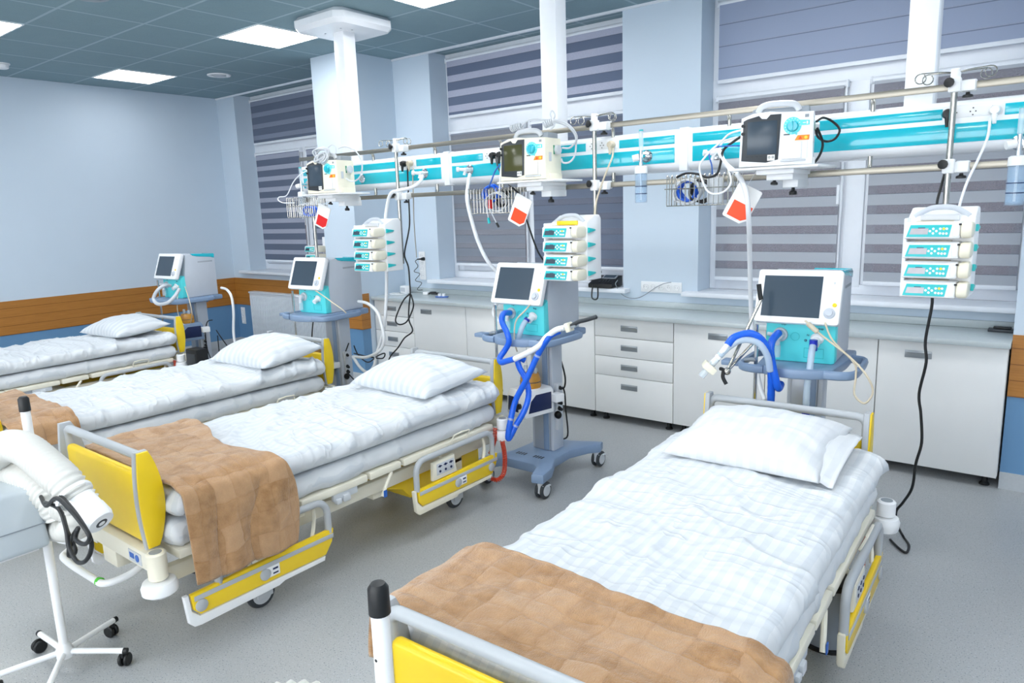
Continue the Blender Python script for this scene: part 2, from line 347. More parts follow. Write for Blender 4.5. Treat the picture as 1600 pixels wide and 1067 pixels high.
P = {
 'v3_blue_a': [(-2.561,3.26,1.064),(-2.536,3.18,1.076),(-2.531,3.15,1.065),(-2.525,3.14,1.026),(-2.474,3.12,0.966),(-2.467,3.12,0.919),(-2.497,3.12,0.871),(-2.521,3.1,0.827),(-2.496,3.08,0.807),(-2.446,3.07,0.822),(-2.383,3.06,0.842)],
 'v3_white': [(-2.383,3.06,0.842),(-2.288,3.06,0.888),(-2.213,3.06,0.931),(-2.181,3.07,0.971),(-2.157,3.08,0.995),(-2.114,3.09,1.025),(-2.071,3.1,1.037)],
 'v3_blue_b': [(-2.107,3.11,1.016),(-2.148,3.09,0.995),(-2.168,3.07,0.965),(-2.23,3.07,0.877),(-2.294,3.05,0.741),(-2.368,3.04,0.612),(-2.377,3.0,0.509),(-2.384,2.98,0.419),(-2.383,2.99,0.402),(-2.358,3.02,0.469),(-2.322,3.06,0.558),(-2.321,3.1,0.641),(-2.356,3.12,0.718),(-2.41,3.14,0.771),(-2.438,3.16,0.806),(-2.434,3.18,0.817),(-2.417,3.2,0.804)],
 'v3_clear': [(-2.425,3.24,1.034),(-2.434,3.22,1.01),(-2.451,3.21,0.965),(-2.475,3.22,0.909)],
 'v3_tube': [(-2.404,3.26,1.129),(-2.407,3.2,1.093),(-2.44,3.17,1.05),(-2.453,3.16,0.999),(-2.464,3.17,0.91),(-2.471,3.2,0.852)],
 'v3_flex': [(-2.042,3.1,1.043),(-1.982,3.1,1.075),(-1.938,3.1,1.088),(-1.873,3.1,1.109)],
 'v4_blue_a': [(-0.997,3.24,1.075),(-1.002,3.17,1.054),(-1.0,3.14,1.018),(-0.986,3.12,0.965),(-0.97,3.12,0.9),(-0.96,3.14,0.844),(-0.968,3.2,0.848)],
 'v4_blue_b': [(-1.142,3.0,1.047),(-1.127,3.02,1.074),(-1.101,3.04,1.088),(-1.064,3.06,1.095),(-1.027,3.08,1.072),(-1.001,3.1,1.022),(-0.991,3.12,0.956),(-0.991,3.14,0.858),(-0.997,3.16,0.733)],
 'v4_white': [(-1.171,2.98,0.998),(-1.155,2.997,1.02),(-1.135,3.014,1.042),(-1.103,3.031,1.064),(-1.066,3.049,1.068),(-1.025,3.066,1.051),(-0.994,3.083,0.995),(-0.986,3.1,0.926)],
 'v4_clear': [(-0.851,3.26,1.032),(-0.849,3.23,0.997),(-0.849,3.21,0.919),(-0.856,3.21,0.845),(-0.86,3.22,0.739)],
 'v4_sensor': [(-0.885,3.24,1.139),(-0.847,3.22,1.113),(-0.79,3.22,1.07),(-0.68,3.2,0.997),(-0.61,3.18,0.931),(-0.585,3.18,0.866),(-0.614,3.18,0.814),(-0.657,3.19,0.845),(-0.658,3.2,0.921),(-0.669,3.2,0.981),(-0.764,3.23,1.062),(-0.807,3.26,1.133)],
 'v4_arm_low': [(-1.078,3.2,1.051),(-1.111,3.1,0.982),(-1.135,2.98,0.933)],
 'v4_arm_high': [(-1.135,2.98,0.933),(-1.101,3.08,1.08),(-1.069,3.2,1.228)],
 'v4_yellowpiece': [(-1.171,2.98,0.998),(-1.187,2.97,0.973),(-1.209,2.96,0.946)],
 'hose4': [(-1.462,3.66,1.92),(-1.407,3.6,1.86),(-1.332,3.52,1.816),(-1.248,3.4,1.768),(-1.212,3.38,1.695),(-1.213,3.42,1.574),(-1.267,3.6,1.393),(-1.309,3.75,1.177),(-1.314,3.8,0.996),(-1.27,3.75,0.81),(-1.231,3.72,0.683),(-1.192,3.68,0.627)],
 'hose3': [(-3.176,3.66,1.903),(-3.145,3.6,1.826),(-2.981,3.4,1.732),(-2.951,3.4,1.602),(-2.918,3.42,1.462),(-2.876,3.45,1.348),(-2.848,3.52,1.253),(-2.88,3.6,1.14),(-2.971,3.64,1.046),(-3.002,3.64,0.979),(-2.922,3.62,0.923)],
 'hose2a': [(-3.617,3.66,1.914),(-3.585,3.6,1.872),(-3.629,3.56,1.835),(-3.704,3.52,1.82),(-3.774,3.5,1.801),(-3.843,3.52,1.724),(-3.898,3.54,1.589),(-3.942,3.56,1.357),(-3.953,3.57,1.215),(-3.992,3.58,0.992),(-4.035,3.58,0.803),(-4.126,3.58,0.616),(-4.166,3.57,0.502),(-4.235,3.56,0.448),(-4.322,3.56,0.482),(-4.398,3.56,0.562)],
 'hose2b': [(-4.328,3.6,0.995),(-4.178,3.56,0.993),(-4.052,3.54,0.94),(-4.0,3.53,0.848),(-3.983,3.53,0.737),(-4.046,3.54,0.646),(-4.23,3.56,0.569),(-4.395,3.57,0.555)],
 'hose1': [(-6.4,3.66,1.009),(-6.233,3.62,1.0),(-6.135,3.6,0.934),(-6.131,3.6,0.783),(-6.167,3.6,0.597),(-6.154,3.6,0.431)],
 'v1_loop': [(-6.666,3.3,1.059),(-6.598,3.2,1.066),(-6.629,3.15,1.022),(-6.667,3.13,0.951),(-6.593,3.13,0.907),(-6.45,3.15,0.925),(-6.406,3.2,0.98),(-6.467,3.28,1.033)],
 'v2_tube': [(-4.372,3.24,1.118),(-4.286,3.24,1.084),(-4.155,3.22,1.042),(-4.041,3.2,1.009),(-4.013,3.22,0.976)],
 'v1_tube': [(-6.588,3.34,1.058),(-6.583,3.3,0.856),(-6.551,3.3,0.736),(-6.526,3.34,0.658)],
 'v1_tube2': [(-6.472,3.34,1.05),(-6.343,3.3,0.93),(-6.324,3.3,0.812),(-6.445,3.34,0.707)],
 'cord_r3': [(-0.43,3.44,1.255),(-0.428,3.44,1.203),(-0.443,3.45,1.051),(-0.434,3.45,0.958),(-0.453,3.46,0.814),(-0.44,3.46,0.72),(-0.429,3.46,0.595),(-0.445,3.46,0.493),(-0.454,3.47,0.373),(-0.494,3.53,0.271),(-0.527,3.58,0.197),(-0.526,3.66,0.094),(-0.513,3.749,0.008),(-0.474,3.661,0.008),(-0.472,3.576,0.008),(-0.509,3.605,0.008),(-0.558,3.677,0.008)],
 'cord_r3up': [(-0.436,3.66,1.992),(-0.434,3.64,1.906),(-0.437,3.64,1.8),(-0.447,3.6,1.706),(-0.453,3.56,1.631),(-0.436,3.5,1.56)],
 'cord_white3': [(-0.297,3.66,1.971),(-0.297,3.62,1.894),(-0.322,3.6,1.805),(-0.352,3.58,1.715),(-0.369,3.55,1.618),(-0.364,3.5,1.559)],
 'cord_b2': [(-3.788,3.69,1.999),(-3.763,3.66,1.921),(-3.746,3.64,1.809),(-3.729,3.62,1.606),(-3.75,3.62,1.516),(-3.781,3.6,1.37),(-3.749,3.6,1.278),(-3.745,3.6,1.172),(-3.725,3.58,1.086),(-3.747,3.58,0.987),(-3.755,3.58,0.892),(-3.704,3.56,0.818),(-3.793,3.56,0.758),(-3.857,3.55,0.682),(-3.947,3.55,0.605),(-3.979,3.54,0.529)],
 'cord_b2loop': [(-3.715,3.57,1.088),(-3.757,3.55,1.051),(-3.806,3.54,0.979),(-3.855,3.54,0.89),(-3.817,3.54,0.86),(-3.751,3.55,0.882),(-3.703,3.56,0.954),(-3.688,3.57,1.015),(-3.709,3.57,1.083)],
 'cord_beige2': [(-3.731,3.69,1.978),(-3.733,3.68,1.907),(-3.81,3.75,1.765),(-4.378,4.3,1.567),(-5.082,5.0,1.224)],
 'cord_beige3': [(-2.106,3.69,1.989),(-2.094,3.66,1.941),(-2.1,3.62,1.879),(-2.123,3.6,1.806),(-2.137,3.58,1.745),(-2.147,3.56,1.681),(-2.12,3.5,1.603)],
 'cord_vent3a': [(-2.48,3.62,1.232),(-2.476,3.6,1.119),(-2.461,3.58,1.022),(-2.468,3.58,0.934),(-2.475,3.6,0.816),(-2.447,3.62,0.713),(-2.427,3.63,0.61),(-2.438,3.63,0.541),(-2.476,3.62,0.535)],
 'cord_vent3b': [(-2.462,3.63,0.555),(-2.448,3.65,0.511),(-2.447,3.66,0.39),(-2.436,3.66,0.22),(-2.497,3.66,0.183)],
 'cord_v3top': [(-2.611,3.5,1.631),(-2.586,3.52,1.527),(-2.565,3.56,1.408),(-2.533,3.6,1.323),(-2.487,3.62,1.231)],
 'phone_cord': [(-3.035,4.98,1.038),(-3.024,4.94,0.985),(-3.012,4.92,0.935),(-2.976,4.91,0.923),(-2.958,4.92,0.943),(-2.987,4.97,1.02)],
 'cord_wall': [(-2.407,5.11,1.064),(-2.461,5.1,1.053),(-2.533,5.1,1.02),(-2.616,5.1,0.965),(-2.679,5.09,0.932),(-2.749,5.08,0.925),(-2.825,5.08,0.952),(-2.872,5.06,1.031),(-2.877,5.1,1.063)],
 'cord_strip': [(-5.109,5.07,1.206),(-5.164,5.06,1.18),(-5.132,5.06,1.129),(-5.191,5.06,1.076),(-5.111,5.06,1.053),(-5.18,5.06,0.986),(-5.091,5.06,0.963),(-5.16,5.06,0.895),(-5.087,5.06,0.892)],
 'cord_v2a': [(-4.447,3.62,0.63),(-4.376,3.6,0.562),(-4.243,3.58,0.523),(-4.114,3.57,0.589),(-4.031,3.57,0.617),(-4.064,3.57,0.574),(-4.238,3.58,0.569),(-4.429,3.6,0.572)],
 'cord_v2b': [(-4.409,3.54,0.668),(-4.461,3.52,0.542),(-4.463,3.52,0.463),(-4.362,3.52,0.387),(-4.318,3.52,0.366)],
 'cord_v2c': [(-4.642,3.4,0.871),(-4.671,3.4,0.776),(-4.721,3.42,0.665)],
 'cord_v1a': [(-6.63,3.66,0.679),(-6.621,3.6,0.669),(-6.643,3.58,0.561),(-6.642,3.58,0.4),(-6.592,3.58,0.295)],
 'cord_v1b': [(-6.579,3.66,0.58),(-6.428,3.62,0.522),(-6.295,3.6,0.449),(-6.239,3.6,0.391)],
 'cord_v1c': [(-6.566,3.66,0.529),(-6.57,3.66,0.393),(-6.57,3.66,0.276)],
 'coil_red3': [(-2.436,2.98,0.372),(-2.431,3.0,0.329),(-2.42,3.0,0.255),(-2.428,3.0,0.184),(-2.446,2.98,0.152),(-2.458,2.96,0.167)],
 'coil_red3b': [(-2.443,2.96,0.478),(-2.452,2.96,0.394),(-2.445,2.95,0.36)],
 'coil_red2': [(-3.893,2.98,0.536),(-3.918,2.98,0.506),(-3.948,2.98,0.484)],
 'd3_black': [(-0.934,3.46,2.008),(-0.92,3.5,2.026),(-0.903,3.55,2.02),(-0.876,3.58,1.994),(-0.864,3.58,1.967),(-0.881,3.57,1.934),(-0.915,3.55,1.925),(-0.936,3.5,1.944),(-0.935,3.46,1.972)],
 'd3_black2': [(-0.93,3.46,1.98),(-0.916,3.5,1.925),(-0.917,3.5,1.883),(-0.931,3.48,1.841),(-0.947,3.46,1.821)],
 'd3_left_white': [(-1.256,3.42,1.998),(-1.31,3.4,1.984),(-1.337,3.36,1.946),(-1.37,3.32,1.906),(-1.409,3.3,1.852),(-1.411,3.3,1.807),(-1.381,3.3,1.731),(-1.342,3.3,1.706),(-1.29,3.3,1.716),(-1.264,3.31,1.756),(-1.285,3.33,1.816),(-1.329,3.36,1.869),(-1.358,3.4,1.911),(-1.348,3.42,1.95),(-1.286,3.42,1.966),(-1.255,3.42,1.957)],
 'd3_left_blue': [(-1.254,3.42,1.925),(-1.293,3.4,1.927),(-1.364,3.38,1.926),(-1.393,3.36,1.897),(-1.371,3.34,1.842),(-1.375,3.36,1.8)],
 'd3_left_black': [(-1.255,3.42,1.972),(-1.297,3.41,1.945),(-1.339,3.4,1.91),(-1.343,3.38,1.85),(-1.353,3.36,1.799),(-1.392,3.34,1.786),(-1.441,3.34,1.804),(-1.501,3.34,1.81),(-1.557,3.36,1.795)],
 'd2_cable': [(-2.332,3.5,2.001),(-2.293,3.52,1.999),(-2.24,3.5,2.026),(-2.218,3.48,2.057),(-2.226,3.44,2.1),(-2.267,3.42,2.134),(-2.318,3.42,2.145),(-2.344,3.42,2.134)],
 'd2_cable2': [(-2.331,3.42,2.14),(-2.272,3.46,2.116),(-2.244,3.5,2.068),(-2.249,3.52,2.017),(-2.259,3.52,1.954),(-2.281,3.5,1.919),(-2.312,3.48,1.917),(-2.318,3.47,1.939)],
 'd2_cable3': [(-2.541,3.4,2.134),(-2.494,3.4,2.161),(-2.435,3.4,2.162),(-2.383,3.42,2.155),(-2.342,3.43,2.155),(-2.328,3.43,2.175),(-2.345,3.43,2.201),(-2.352,3.42,2.183),(-2.335,3.42,2.147),(-2.327,3.42,2.119),(-2.354,3.42,2.097)],
 'd2_coil_l': [(-2.616,3.4,2.126),(-2.583,3.4,2.13),(-2.541,3.4,2.134)],
 'd2_coil_r': [(-2.39,3.41,2.124),(-2.362,3.42,2.136),(-2.334,3.43,2.141)],
 'd2_left_black': [(-2.972,3.69,2.001),(-2.923,3.64,1.945),(-2.831,3.56,1.882),(-2.75,3.5,1.835),(-2.663,3.45,1.793),(-2.602,3.45,1.745),(-2.595,3.47,1.696),(-2.597,3.5,1.612)],
 'd2_left_blue': [(-2.676,3.45,1.954),(-2.707,3.42,1.937),(-2.742,3.4,1.901),(-2.763,3.38,1.838),(-2.801,3.4,1.802)],
 'd2_left_white': [(-2.675,3.45,1.98),(-2.691,3.42,1.954),(-2.702,3.4,1.91),(-2.7,3.38,1.824),(-2.718,3.4,1.769)],
 'd1_cable': [(-4.214,3.42,2.135),(-4.152,3.44,2.145),(-4.088,3.46,2.118),(-4.043,3.47,2.067),(-4.023,3.47,1.999),(-4.039,3.46,1.933),(-4.079,3.45,1.903),(-4.124,3.44,1.901),(-4.159,3.43,1.921)],
 'd1_cable2': [(-4.384,3.38,2.128),(-4.343,3.38,2.156),(-4.308,3.38,2.145),(-4.296,3.38,2.121),(-4.271,3.38,2.146),(-4.238,3.39,2.162),(-4.217,3.4,2.143),(-4.215,3.4,2.098)],
 'd1_tangle': [(-4.405,3.36,2.11),(-4.342,3.36,2.133),(-4.256,3.36,2.118),(-4.26,3.36,2.087),(-4.304,3.34,2.058),(-4.352,3.33,2.042),(-4.346,3.34,2.078),(-4.288,3.36,2.098),(-4.252,3.34,2.063),(-4.302,3.33,2.03)],
 'd1_left': [(-4.534,3.4,2.005),(-4.621,3.38,1.976),(-4.698,3.36,1.918),(-4.765,3.34,1.825),(-4.851,3.33,1.814),(-4.864,3.33,1.79),(-4.8,3.33,1.769),(-4.676,3.34,1.765)],
 'w_hose_a': [(-3.059,0.72,0.8),(-2.864,0.734,0.889),(-2.751,0.749,0.941),(-2.631,0.763,0.948),(-2.525,0.777,0.914),(-2.428,0.791,0.872),(-2.395,0.806,0.826),(-2.383,0.82,0.787)],
 'w_nozzle': [(-2.393,0.805,0.826),(-2.313,0.825,0.768)],
 'w_hose_b': [(-3.314,0.76,0.734),(-2.987,0.776,0.789),(-2.826,0.792,0.811),(-2.73,0.808,0.791),(-2.661,0.824,0.741),(-2.639,0.84,0.684)],
 'w_hose_c': [(-2.773,0.83,0.669),(-2.67,0.835,0.709),(-2.571,0.84,0.725),(-2.544,0.845,0.693),(-2.604,0.85,0.647),(-2.724,0.855,0.609),(-2.82,0.86,0.586)],
 'w_cable': [(-2.692,0.8,0.77),(-2.518,0.76,0.78),(-2.354,0.74,0.852),(-2.234,0.73,0.851),(-2.166,0.73,0.828),(-2.112,0.73,0.797),(-2.158,0.73,0.761),(-2.251,0.74,0.747),(-2.248,0.75,0.779),(-2.325,0.75,0.716),(-2.355,0.75,0.659),(-2.327,0.76,0.68),(-2.37,0.76,0.732),(-2.418,0.77,0.769),(-2.481,0.78,0.782)],
 'w_cable2': [(-2.558,0.77,0.778),(-2.379,0.75,0.807),(-2.314,0.74,0.765),(-2.282,0.73,0.716),(-2.238,0.73,0.684),(-2.174,0.73,0.703),(-2.147,0.74,0.74),(-2.141,0.74,0.785),(-2.25,0.75,0.825),(-2.377,0.76,0.846)],
}
# ------------------------------------------------------------------ room shell
CZ = 3.144; XL = -8.62; YB = 5.13; XR = 3.2; YF = -3.2
struct(MB().b2(XL-.2, XR+.2, YF-.2, YB+.6, -.1, 0).obj('floor', 'floor_vinyl'))
struct(MB().b2(XL-.2, XR+.2, YF-.2, YB+.6, CZ, CZ+.1).obj('ceiling', 'ceiling_tile'))
struct(MB().b2(XL-.2, XL, YF-.2, YB+.6, 0, CZ).obj('wall_left', 'wall_paint'))
struct(MB().b2(XR, XR+.2, YF-.2, YB+.6, 0, CZ).obj('wall_right', 'wall_paint'))
FX0, FX1, FZ0, FZ1 = -6.2, 1.8, .95, 2.75      # unseen window band behind the camera, added to let in fill light
m = MB(); m.b2(XL, FX0, YF-.2, YF, 0, CZ); m.b2(FX1, XR, YF-.2, YF, 0, CZ); m.b2(FX0, FX1, YF-.2, YF, 0, FZ0); m.b2(FX0, FX1, YF-.2, YF, FZ1, CZ)
struct(m.obj('wall_front', 'wall_paint'))
W = bpy.data.objects.new('window_4', None); C.objects.link(W); W.location = ((FX0+FX1)/2, YF-.1, FZ0); struct(W); X0 = Matrix.Translation(-Vector(W.location))
f = MB(); f.b2(FX0, FX1, YF-.14, YF-.08, FZ0, FZ0+.07, T=X0); f.b2(FX0, FX1, YF-.14, YF-.08, FZ1-.07, FZ1, T=X0)
for k in range(5): x = FX0+(FX1-FX0)*k/4; f.b2(max(FX0, x-.05), min(FX1, x+.05), YF-.14, YF-.08, FZ0, FZ1, T=X0)
f.obj('window_frame', 'window_white', W); MB().b2(FX0, FX1, YF-.115, YF-.11, FZ0, FZ1, T=X0).obj('pane', 'pane', W)
ld = bpy.data.lights.new('added_fill_light', 'AREA'); ld.shape = 'RECTANGLE'; ld.size = FX1-FX0-.1; ld.size_y = FZ1-FZ0-.1; ld.energy = 150; ld.color = (.93, .97, 1)  # added area lamp in the unseen window, frontal fill for the room
lo = bpy.data.objects.new('added_fill_light', ld); C.objects.link(lo); lo.location = ((FX0+FX1)/2, YF-.05, (FZ0+FZ1)/2); lo.rotation_euler = (PI/2, 0, 0)
WX = [(-8.23, -5.92), (-4.905, -2.84), (-2.2, -.15)]
PX0, PX1, PY = -5.88, -5.40, 4.52          # projecting pier between first and second window
QX0, QY = -.188, 4.73                       # pier at the right end of the cabinets
w = MB(); xs = XL
for a, b in WX:
    w.b2(xs, a, YB, YB+.42, 0, CZ); w.b2(a, b, YB, YB+.42, 0, .965); xs = b
w.b2(xs, XR, YB, YB+.42, 0, CZ)
w.b2(PX0, PX1, PY, YB, 0, CZ); w.b2(QX0, XR, QY, YB, 0, CZ)
struct(w.obj('wall_back', 'wall_paint'))
# oak strip, blue dado and vinyl base run round the walls and piers
def runs(d, z0, z1):
    m = MB(); e = .0
    m.b2(XL, XL+d, YF, YB, z0, z1); m.b2(XL+d, PX0, YB-d, YB, z0, z1)
    m.b2(PX0-d, PX0, PY-d, YB-d, z0, z1); m.b2(PX0, PX1+d, PY-d, PY, z0, z1); m.b2(PX1, PX1+d, PY, 4.62, z0, z1)
    m.b2(QX0, XR, QY-d, QY, z0, z1); m.b2(XR-d, XR, YF, QY-d, z0, z1); m.b2(XL+d, XR-d, YF, YF+d, z0, z1)
    return m
struct(runs(.012, .545, .895).obj('trim_1', 'wood'))
struct(runs(.004, .10, .545).obj('trim_2', 'blue_paint'))
struct(runs(.012, 0, .10).obj('baseboard_back', 'base_vinyl'))
# bright angle bead where the tile ceiling meets the window recesses
m = MB(); xs = XL
m.b2(XL, PX0, YB-.012, YB+.012, CZ-.018, CZ); m.b2(PX1, QX0, YB-.012, YB+.012, CZ-.018, CZ)
struct(m.obj('trim_3', 'window_white'))
# windows: white frames, transom, mullion, panes, sill
for i, (a, b) in enumerate(WX):
    W = bpy.data.objects.new('window_%d' % (i+1), None); C.objects.link(W); W.location = ((a+b)/2, YB+.3, .97); struct(W)
    mx = (a+b)/2 if i else -7.20
    y0, y1 = 5.36, 5.43; f = MB(); X0 = Matrix.Translation(-Vector(W.location))
    f.b2(a+.001, a+.05, y0-.002, y1-.002, 1.002, CZ-.001, .004, T=X0); f.b2(b-.05, b-.001, y0-.002, y1-.002, 1.002, CZ-.001, .004, T=X0)
    f.b2(a, b, y0, y1, 1.0, 1.07, .004, T=X0); f.b2(a, b, y0, y1, CZ-.05, CZ, .004, T=X0)
    f.b2(a, b, y0-.005, y1, 2.43, 2.56, .006, T=X0); f.b2(mx-.06, mx+.06, y0-.003, y1, 1.05, 2.45, .006, T=X0)
    f.obj('window_frame', 'window_white', W)
    s = MB()
    for (p, q) in ((a+.05, mx-.06), (mx+.06, b-.05)):
        for (u, v, w_, z) in ((p, p+.07, 1.07, 2.43), (q-.07, q, 1.07, 2.43)): s.b2(u, v, y0+.012, y1-.01, w_, z, .004, T=X0)
        s.b2(p+.001, q-.001, y0+.014, y1-.012, 1.071, 1.14, .004, T=X0); s.b2(p+.001, q-.001, y0+.014, y1-.012, 2.36, 2.429, .004, T=X0)
    s.obj('sash', 'window_white', W)
    for (p, q, z0, z1) in ((a+.12, mx-.13, 1.14, 2.36), (mx+.13, b-.12, 1.14, 2.36), (a+.05, b-.05, 2.56, CZ-.05)):
        MB().b2(p, q, 5.40, 5.406, z0, z1, T=X0).obj('pane', 'pane', W)
    MB().b2(a-.10 if i else a-.14, b+.06 if i < 2 else b-.045, 5.045, 5.36, .965, 1.0, .006, T=X0).obj('window_sill', 'window_white', W)
    h = MB(); h.box((mx-.10, y0-.012, 1.75), (.022, .02, .05), .004, T=X0); h.b2(mx-.112, mx-.088, y0-.045, y0-.025, 1.62, 1.76, .006, T=X0)
    h.b2(mx-.106, mx-.094, y0-.03, y0-.01, 1.74, 1.76, T=X0); h.obj('window_handle', 'window_white', W)
# zebra roller blinds
def blind(x0, x1, zt, zb, per, duty, ph, label, op, sh, alpha, chain=False):
    t = thing('roller_blind', label, 'blind', ((x0+x1)/2, 5.335, zt), 0, 'zebra roller blinds'); w = (x1-x0)/2; h = zt-zb
    nm = 'zebra_%d' % len(M); zebra(nm, per, duty, ph, op, sh, alpha)
    k = MB().cyl((-w, 0, -.022), (w, 0, -.022), .022, n=18); k.box((-w-.006, 0, -.022), (.012, .05, .05), .006); k.box((w+.006, 0, -.022), (.012, .05, .05), .006)
    k.obj('head_rail', 'window_white', t)
    g = MB(); n = 30
    vs = []; fs = []
    for a in range(n+1):
        x = -w+.012+(2*w-.024)*a/n
        for y in (-.0015, .0015): vs += [(x, y-.018, -.03), (x, y-.018, -h+.02)]
    for a in range(n):
        q = a*4; fs += [(q, q+4, q+5, q+1), (q+2, q+3, q+7, q+6)]
    fs += [(0, 2, 3, 1), (n*4, n*4+1, n*4+3, n*4+2)]
    for a in range(n): q = a*4; fs += [(q, q+2, q+6, q+4), (q+1, q+5, q+7, q+3)]
    g.add(vs, fs); g.obj('fabric', nm, t)
    MB().box((0, -.018, -h+.012), (2*w-.02, .016, .028), .005).obj('bottom_rail', 'window_white', t)
    for s_ in (-1, 1): MB().box((s_*(w-.003), .004, -h/2), (.012, .02, h-.02), .003).obj('guide_rail', 'window_white', t)
    if chain:
        MB().tube([(w+.01, -.03, -.03), (w+.012, -.03, -.5), (w+.012, -.03, -.9)], .003, 5).obj('chain', 'window_white', t)
OPD, SHD = '66718A', 'A7ABC2'
blind(-8.18, -5.95, 3.10, 2.55, .135, .58, .25, 'upper zebra blind of the far left window', '626C80', '8F98AC', .85)
blind(-8.17, -7.26, 2.455, 1.10, .1295, .57, .30, 'zebra blind on the left sash of the far left window', '626C80', 'B9BED0', .8, True)
blind(-7.14, -5.97, 2.455, 1.10, .1295, .57, .30, 'zebra blind half hidden behind the pier in the far left window', '626C80', 'B9BED0', .8)
blind(-4.86, -2.87, 3.10, 2.55, .138, .55, .18, 'upper zebra blind with wide light bands in the middle window', '66728A', 'C6CADF', .8)
blind(-4.85, -3.955, 2.43, 1.125, .1295, .60, .35, 'zebra blind on the middle window left of the middle ceiling column', '828995', '9A9DA8', .6, True)
blind(-3.875, -2.875, 2.43, 1.125, .1295, .60, .35, 'zebra blind on the middle window behind the wall telephone side', '6A7488', '7A8296', .65)
blind(-2.155, -.18, 3.10, 2.525, .150, .93, .05, 'closed upper blind of the right hand window', '9DA8C0', 'A8B2C8', .95)  # these three blinds: band colour lightened to carry the stronger light here
blind(-2.15, -1.255, 2.44, 1.075, .1295, .56, .40, 'zebra blind on the left sash of the right hand window', 'B0B5BD', '9C9BA6', .5, True)
blind(-1.095, -.21, 2.44, 1.075, .1295, .56, .40, 'zebra blind behind the right hand infusion pump rack', 'B0B5BD', '9C9BA6', .5)
# ceiling fittings
def ceil_light(x, y, label):
    t = thing('ceiling_light', label, 'ceiling light', (x, y, CZ), 0, 'recessed ceiling light panels')
    f = MB(); a = .298; b = .285
    for (x0, x1, y0, y1) in ((-a, a, -a, -b), (-a, a, b, a), (-a, -b, -b, b), (b, a, -b, b)): f.b2(x0, x1, y0, y1, -.008, 0)
    f.obj('frame', 'white_paint', t); MB().b2(-b, b, -b, b, -.005, -.001).obj('diffuser', 'light_panel' if x > -7.3 else 'dim_panel', t)
emis('light_panel', (.97, .985, 1.0), 14.); emis('dim_panel', (.97, .985, 1.0), 5.)
LT = {(-7.81, 3.76): 'square ceiling light panel nearest the far left corner of the room', (-5.41, 3.76): 'square ceiling light panel left of the left column plate',
      (-3.60, 3.76): 'square ceiling light panel cut by the top of the picture above the middle window', (-6.61, 1.97): 'square ceiling light panel cut off at the left edge of the picture'}
for x, y in [(-7.81, 3.76), (-5.41, 3.76), (-3.60, 3.76), (-1.21, 3.76), (1.19, 3.76), (-6.61, 1.97), (-4.21, 1.97), (-1.81, 1.97), (.59, 1.97),
             (-7.21, -.43), (-4.81, -.43), (-2.41, -.43), (-.01, -.43), (2.2, -.43), (-5.41, -2.2), (-3., -2.2), (-.61, -2.2), (1.79, -2.2)]:
    ceil_light(x, y, LT.get((x, y), 'square ceiling light panel outside the picture'))
t = thing('smoke_detector', 'round white smoke detector under the ceiling at the left edge', 'smoke detector', (-7.95, 2.62, CZ))
MB().lathe([(0, -.012), (.062, -.012), (.066, -.006), (.066, 0), (0, 0)], 28).obj('base', 'white_plastic', t)
MB().lathe([(0, -.05), (.035, -.05), (.05, -.042), (.056, -.014), (0, -.014)], 28).obj('cap', 'white_plastic', t)
t = thing('air_diffuser', 'round white ceiling vent near the far corner above the left window', 'ceiling vent', (-7.17, 4.33, CZ))
MB().lathe([(.075, -.004), (.085, -.012), (.115, -.012), (.118, -.002), (.075, -.002)], 32).obj('ring', 'white_plastic', t)
MB().lathe([(0, -.018), (.055, -.018), (.065, -.01), (0, -.006)], 28).obj('disc', 'light_grey', t)
t = thing('air_diffuser', 'round ceiling vent at the top edge left of the left light panels', 'ceiling vent', (-5.25, 2.30, CZ))
MB().lathe([(.075, -.004), (.085, -.012), (.115, -.012), (.118, -.002), (.075, -.002)], 32).obj('ring', 'mid_grey', t)
MB().lathe([(0, -.018), (.055, -.018), (.065, -.01), (0, -.006)], 28).obj('disc', 'mid_grey', t)

# ------------------------------------------------------------------ cabinets and worktop
CY = 4.68
def handle(parent, x, z, w=.14):
    h = MB(); h.b2(x-w/2, x+w/2, -.004, .004, z-.022, z+.022, .002); h.b2(x-w/2+.012, x+w/2-.004, -.012, -.004, z+.004, z+.018, .003)
    h.obj('handle', 'handle_grey', parent)
def cabinet(x0, x1, kind, label, hx=None, legs=()):
    t = thing('base_cabinet', label, 'cabinet', ((x0+x1)/2, CY, 0), 0, 'white base cabinets along the window wall'); w = (x1-x0)/2
    MB().b2(-w+.001, w-.001, .02, .42, .075, .822).obj('carcass', 'cabinet', t)
    if kind == 'drawers':
        for z0, z1 in ((.678, .822), (.526, .674), (.374, .522), (.068, .370)):
            d = MB().b2(-w+.003, w-.003, 0, .019, z0, z1, .002).obj('drawer', 'cabinet', t); handle(d, -.03, z1-.075 if z1-z0 > .2 else (z0+z1)/2)
    else:
        d = MB().b2(-w+.003, w-.003, 0, .019, .068, .822, .002).obj('door', 'cabinet', t)
        if hx is not None: handle(d, hx, .748)
    for lx in (-w+.06, w-.06):
        for ly in (.07, .38):
            MB().lathe([(0, 0), (.027, 0), (.027, .008), (.016, .02), (.015, .075), (0, .075)], 16, T=Matrix.Translation((lx, ly, 0))).obj('foot', 'black', t)
cabinet(-5.39, -4.846, 'drawers', 'narrow white drawer cabinet beside the left pier')
cabinet(-4.846, -4.181, 'door', 'white cabinet with one door next to the narrow drawers', -.16)
cabinet(-4.181, -3.516, 'door', 'white cabinet with one door behind the headboard of the third bed', .20)
cabinet(-3.516, -2.846, 'door', 'white cabinet behind the blue hosed ventilator stand', None)
cabinet(-2.846, -2.184, 'drawers', 'wide white drawer cabinet with four grey handles in the middle')
cabinet(-2.184, -1.522, 'door', 'white cabinet with one door right of the wide drawers', .0)
